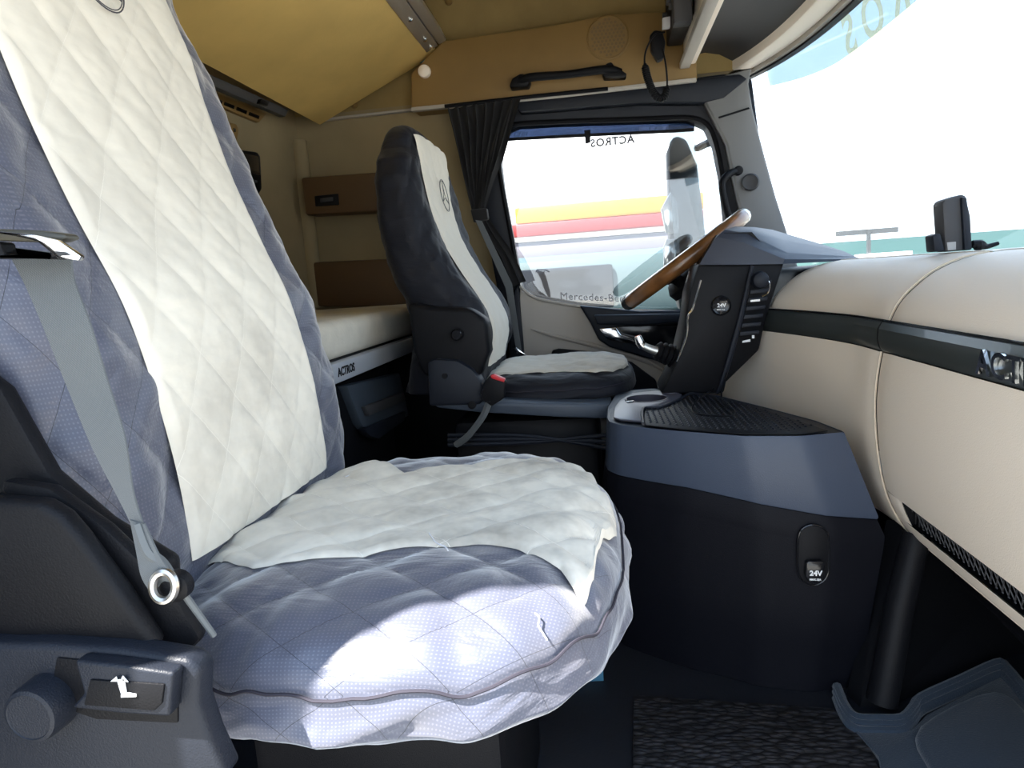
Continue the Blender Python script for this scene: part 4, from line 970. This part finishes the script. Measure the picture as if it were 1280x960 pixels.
link('carpet_body', prism([at(*p, Z=FZ+.008) for p in [(1062, 905), (1075, 915), (1140, 912), (1158, 893), (1250, 846), (1290, 880), (1300, 1010), (1112, 1010), (1098, 945)]], (0, 0, -.008), .002), carpet, cm)
for k, o_ in enumerate((0, 7, 15)):
    link('raised_rib', tube([at(x, y+o_, Z=FZ+.012-.003*k) for x, y in [(1046, 858), (1056, 882), (1070, 897), (1100, 899), (1128, 898), (1142, 884), (1152, 872), (1200, 850), (1246, 829), (1258, 834), (1290, 872)]], .0075, 8, k=3), carpet, cm)
link('heel_bulge', prism(smooth_path([at(*p, Z=FZ+.02) for p in [(1150, 905), (1240, 862), (1290, 900), (1295, 1000), (1200, 1000), (1160, 950)]], 4, True), (0, 0, -.02), .008, 3), carpet, cm)
pp = recenter(link('paper_box', prism([at(*p, Z=FZ+.02) for p in [(712, 800), (750, 797), (754, 838), (714, 840)]], (0, 0, -.02), .001), blue_p)); tag(pp, 'small blue box on the floor under the near seat', 'box')
# loose threads on the near cushion
for k, (pts, zt_) in enumerate([([(682, 768), (686, 780), (690, 795), (700, 812)], .60), ]):
    pass
def thr(pts, lab, off=.003):
    P = []
    for x, y in pts:
        p = at(x, y, Z=.61)
        for zz in np.linspace(.66, .55, 120):
            p = at(x, y, Z=zz)
            if zz <= float(ptop(p[0], p[1]))+.005+off: break
        P.append(p)
    t = recenter(link('loose_thread', tube(P, .0007, 5, k=6), thread)); tag(t, lab, 'thread', 'loose threads on the near seat')
thr([(432, 596), (440, 593), (452, 592), (458, 597)], 'white loose thread at the foot of the near backrest panel')
thr([(535, 664), (545, 678), (556, 683), (560, 688)], 'curled pale thread on the near cream cushion panel')
thr([(668, 766), (674, 772), (673, 782), (679, 792), (684, 800)], 'long white thread hanging over the navy front edge of near cushion')

# ================================================================== outside
GZ = -1.5
grd = box((-60, -60, GZ-.2), (80, 90, GZ)); gm = mat('asphalt yard', (.34, .325, .29), .9, var=.15, vscale=.6)
struct('ground', grd, gm)
def plainbox(nm, a, b, m_, par, bev=.02): return link(nm, box(a, b, bev), m_, par)
tr_w = mat('white truck paint', (.8, .8, .8), .4); tr_y = mat('yellow stripe paint', (.40, .17, .01), .5); tr_r = mat('red stripe paint', (.22, .02, .02), .5)
tr_t = mat('teal grey panel', (.05, .08, .085), .6); tr_g = mat('grey chassis', (.06, .065, .07), .6); tyre = mat('tyre rubber', (.02, .02, .02), .8)
lorry = thing('box_lorry', 'white lorry with yellow and red stripes outside driver window', 'truck', (0, 9, GZ))
plainbox('cargo_box', (-2.6, 8.6, 1.3), (1.25, 11, 2.7), tr_w, lorry); plainbox('yellow_stripe', (-1.0, 8.56, 1.52), (1.26, 8.6, 1.72), tr_y, lorry); plainbox('red_stripe', (-1.9, 8.56, 1.36), (1.26, 8.6, 1.52), tr_r, lorry)
plainbox('lower_side', (-2.6, 8.62, 1.05), (1.25, 11, 1.3), mat('silver side', (.14, .13, .15), .5), lorry); plainbox('chassis', (-2.6, 8.7, -.4), (1.2, 10.9, 1.05), tr_g, lorry)
for x in (-1.9, -.7, 1.2): link('wheel', lathe([(.5, -.15), (.52, 0), (.5, .15), (.25, .16), (0, .1)], (x, 8.9, GZ+.52), (0, 1, 0)), tyre, lorry)
van = thing('teal_pickup', 'teal grey pickup parked below the driver window', 'vehicle', (.2, 6, GZ))
plainbox('cab_body', (-1.6, 5.4, -1.1), (1.2, 7.0, .5), tr_t, van, .1); plainbox('cab_roof', (-1.1, 5.5, .5), (.9, 6.9, 1.02), tr_t, van, .15)
plainbox('side_pane', (-.9, 5.46, .58), (.1, 5.5, .92), gloss, van, .02)
for x in (-1.0, .7): link('wheel', lathe([(.33, -.1), (.35, 0), (.33, .1), (0, .1)], (x, 5.45, GZ+.35), (0, 1, 0)), tyre, van)
# exterior mirrors outside the driver window
mr = thing('exterior_mirror', 'tall black exterior mirror outside the driver window', 'mirror', tuple(at(860, 290, Y=2.62)))
MY = 2.62
link('mirror_housing', ppx([(842, 168), (858, 172), (872, 205), (882, 290), (880, 380), (850, 390), (838, 340), (836, 250), (834, 190)], (0, .09, 0), .02, seg=3, Y=MY), blk3, mr)
link('mirror_glass', ppx([(826, 262), (838, 240), (846, 252), (849, 290), (846, 292), (832, 291)], (0, .01, 0), .002, Y=MY-.03), mat('mirror silver', (.9, .9, .9), .1, metal=.6), mr)
link('wide_angle_glass', ppx([(833, 299), (849, 298), (850, 320), (847, 338), (830, 342), (829, 310)], (0, .01, 0), .002, Y=MY-.03), mat('mirror silver low', (.9, .9, .9), .1, metal=.6), mr)
link('mirror_arm', tube([at(872, 185, Y=MY+.04), at(900, 175, Y=2.45), at(925, 190, Y=2.40)], .014, 8, k=4), blk, mr)
link('mirror_arm', tube([at(880, 370, Y=MY+.04), at(905, 372, Y=2.45), at(930, 360, Y=2.40)], .014, 8, k=4), blk, mr)
# cctv-like side lamp at the left of the window and a post
om = thing('yard_lamp_post', 'slim post with round lamp beside the parked vehicles', 'lamp post', (-1.2, 5, GZ))
link('post', tube([(-1.18, 5.0, GZ), (-1.18, 5.0, .62)], .02, 8), blk3, om)
link('lamp_head', lathe([(.03, -.08), (.09, -.04), (.1, .02), (.05, .07), (0, .08)], (-1.14, 5.0, .70), (0, 0, 1)), blk3, om)
link('lamp_shade', lathe([(.02, .1), (.12, 0), (.13, -.02), (0, -.02)], (-.98, 5.0, .62), (.3, 0, -1)), mat('pale khaki metal', (.3, .3, .2), .6), om)
# far yard seen through the windscreen
sh_ = thing('green_roof_shed', 'long low shed with a green roof beyond the windscreen', 'building', (20, 45, GZ))
plainbox('shed_wall', (8, 40, GZ), (50, 46, .5), tr_w, sh_); 
link('shed_roof', prism([(7.5, 39.5, .5), (7.5, 46.5, .5), (7.5, 43, 1.7)], (43, 0, 0)), mat('green roofing', (.02, .055, .045), .6), sh_)
for k in range(5): link('shed_door', box((10+k*6, 39.9, GZ), (13+k*6, 40, 0), .02), tr_g, sh_)
hs = thing('distant_tower_crane', 'small crane and sheds on the far skyline', 'crane', (14, 38, GZ))
link('mast', box((13.7, 37.8, GZ), (13.85, 38.0, 2.1)), tr_g, hs); link('jib', box((12.2, 37.9, 1.9), (15.2, 38.05, 2.15)), tr_g, hs); link('cabin', box((13.2, 37.6, .3), (15.8, 38.3, .9), .05), tr_w, hs)
def tree(x, y, h, lab):
    t = thing('tree', lab, 'tree', (x, y, GZ))
    link('trunk', tube([(x, y, GZ), (x+.1, y, GZ+h*.4), (x, y, GZ+h*.7)], [.25, .2, .1], 8, k=3), mat('bark', (.2, .14, .09), .9), t)
    rs = random.Random(int(x*10)); V = []; F = []
    for k in range(900):
        a = rs.random()*2*PI; b = math.acos(2*rs.random()-1); r = h*.33*(.55+.45*rs.random())
        c = np.array([x+r*math.sin(b)*math.cos(a), y+r*math.sin(b)*math.sin(a), GZ+h*.68+r*.9*math.cos(b)]); s = h*.035
        d1 = np.array([rs.gauss(0, 1) for _ in range(3)]); d1 /= np.linalg.norm(d1); d2 = np.cross(d1, [rs.gauss(0, 1) for _ in range(3)]); d2 /= np.linalg.norm(d2)
        n0 = len(V); V += [c-d1*s, c+d2*s*.6, c+d1*s, c-d2*s*.6]; F.append((n0, n0+1, n0+2, n0+3))
    link('crown', mesh(V, F), mat('leaves', (.5, .47, .36), .8), t, smooth=False)
tree(27, 40, 5.0, 'pale leafed tree beyond the windscreen left of the camera unit')
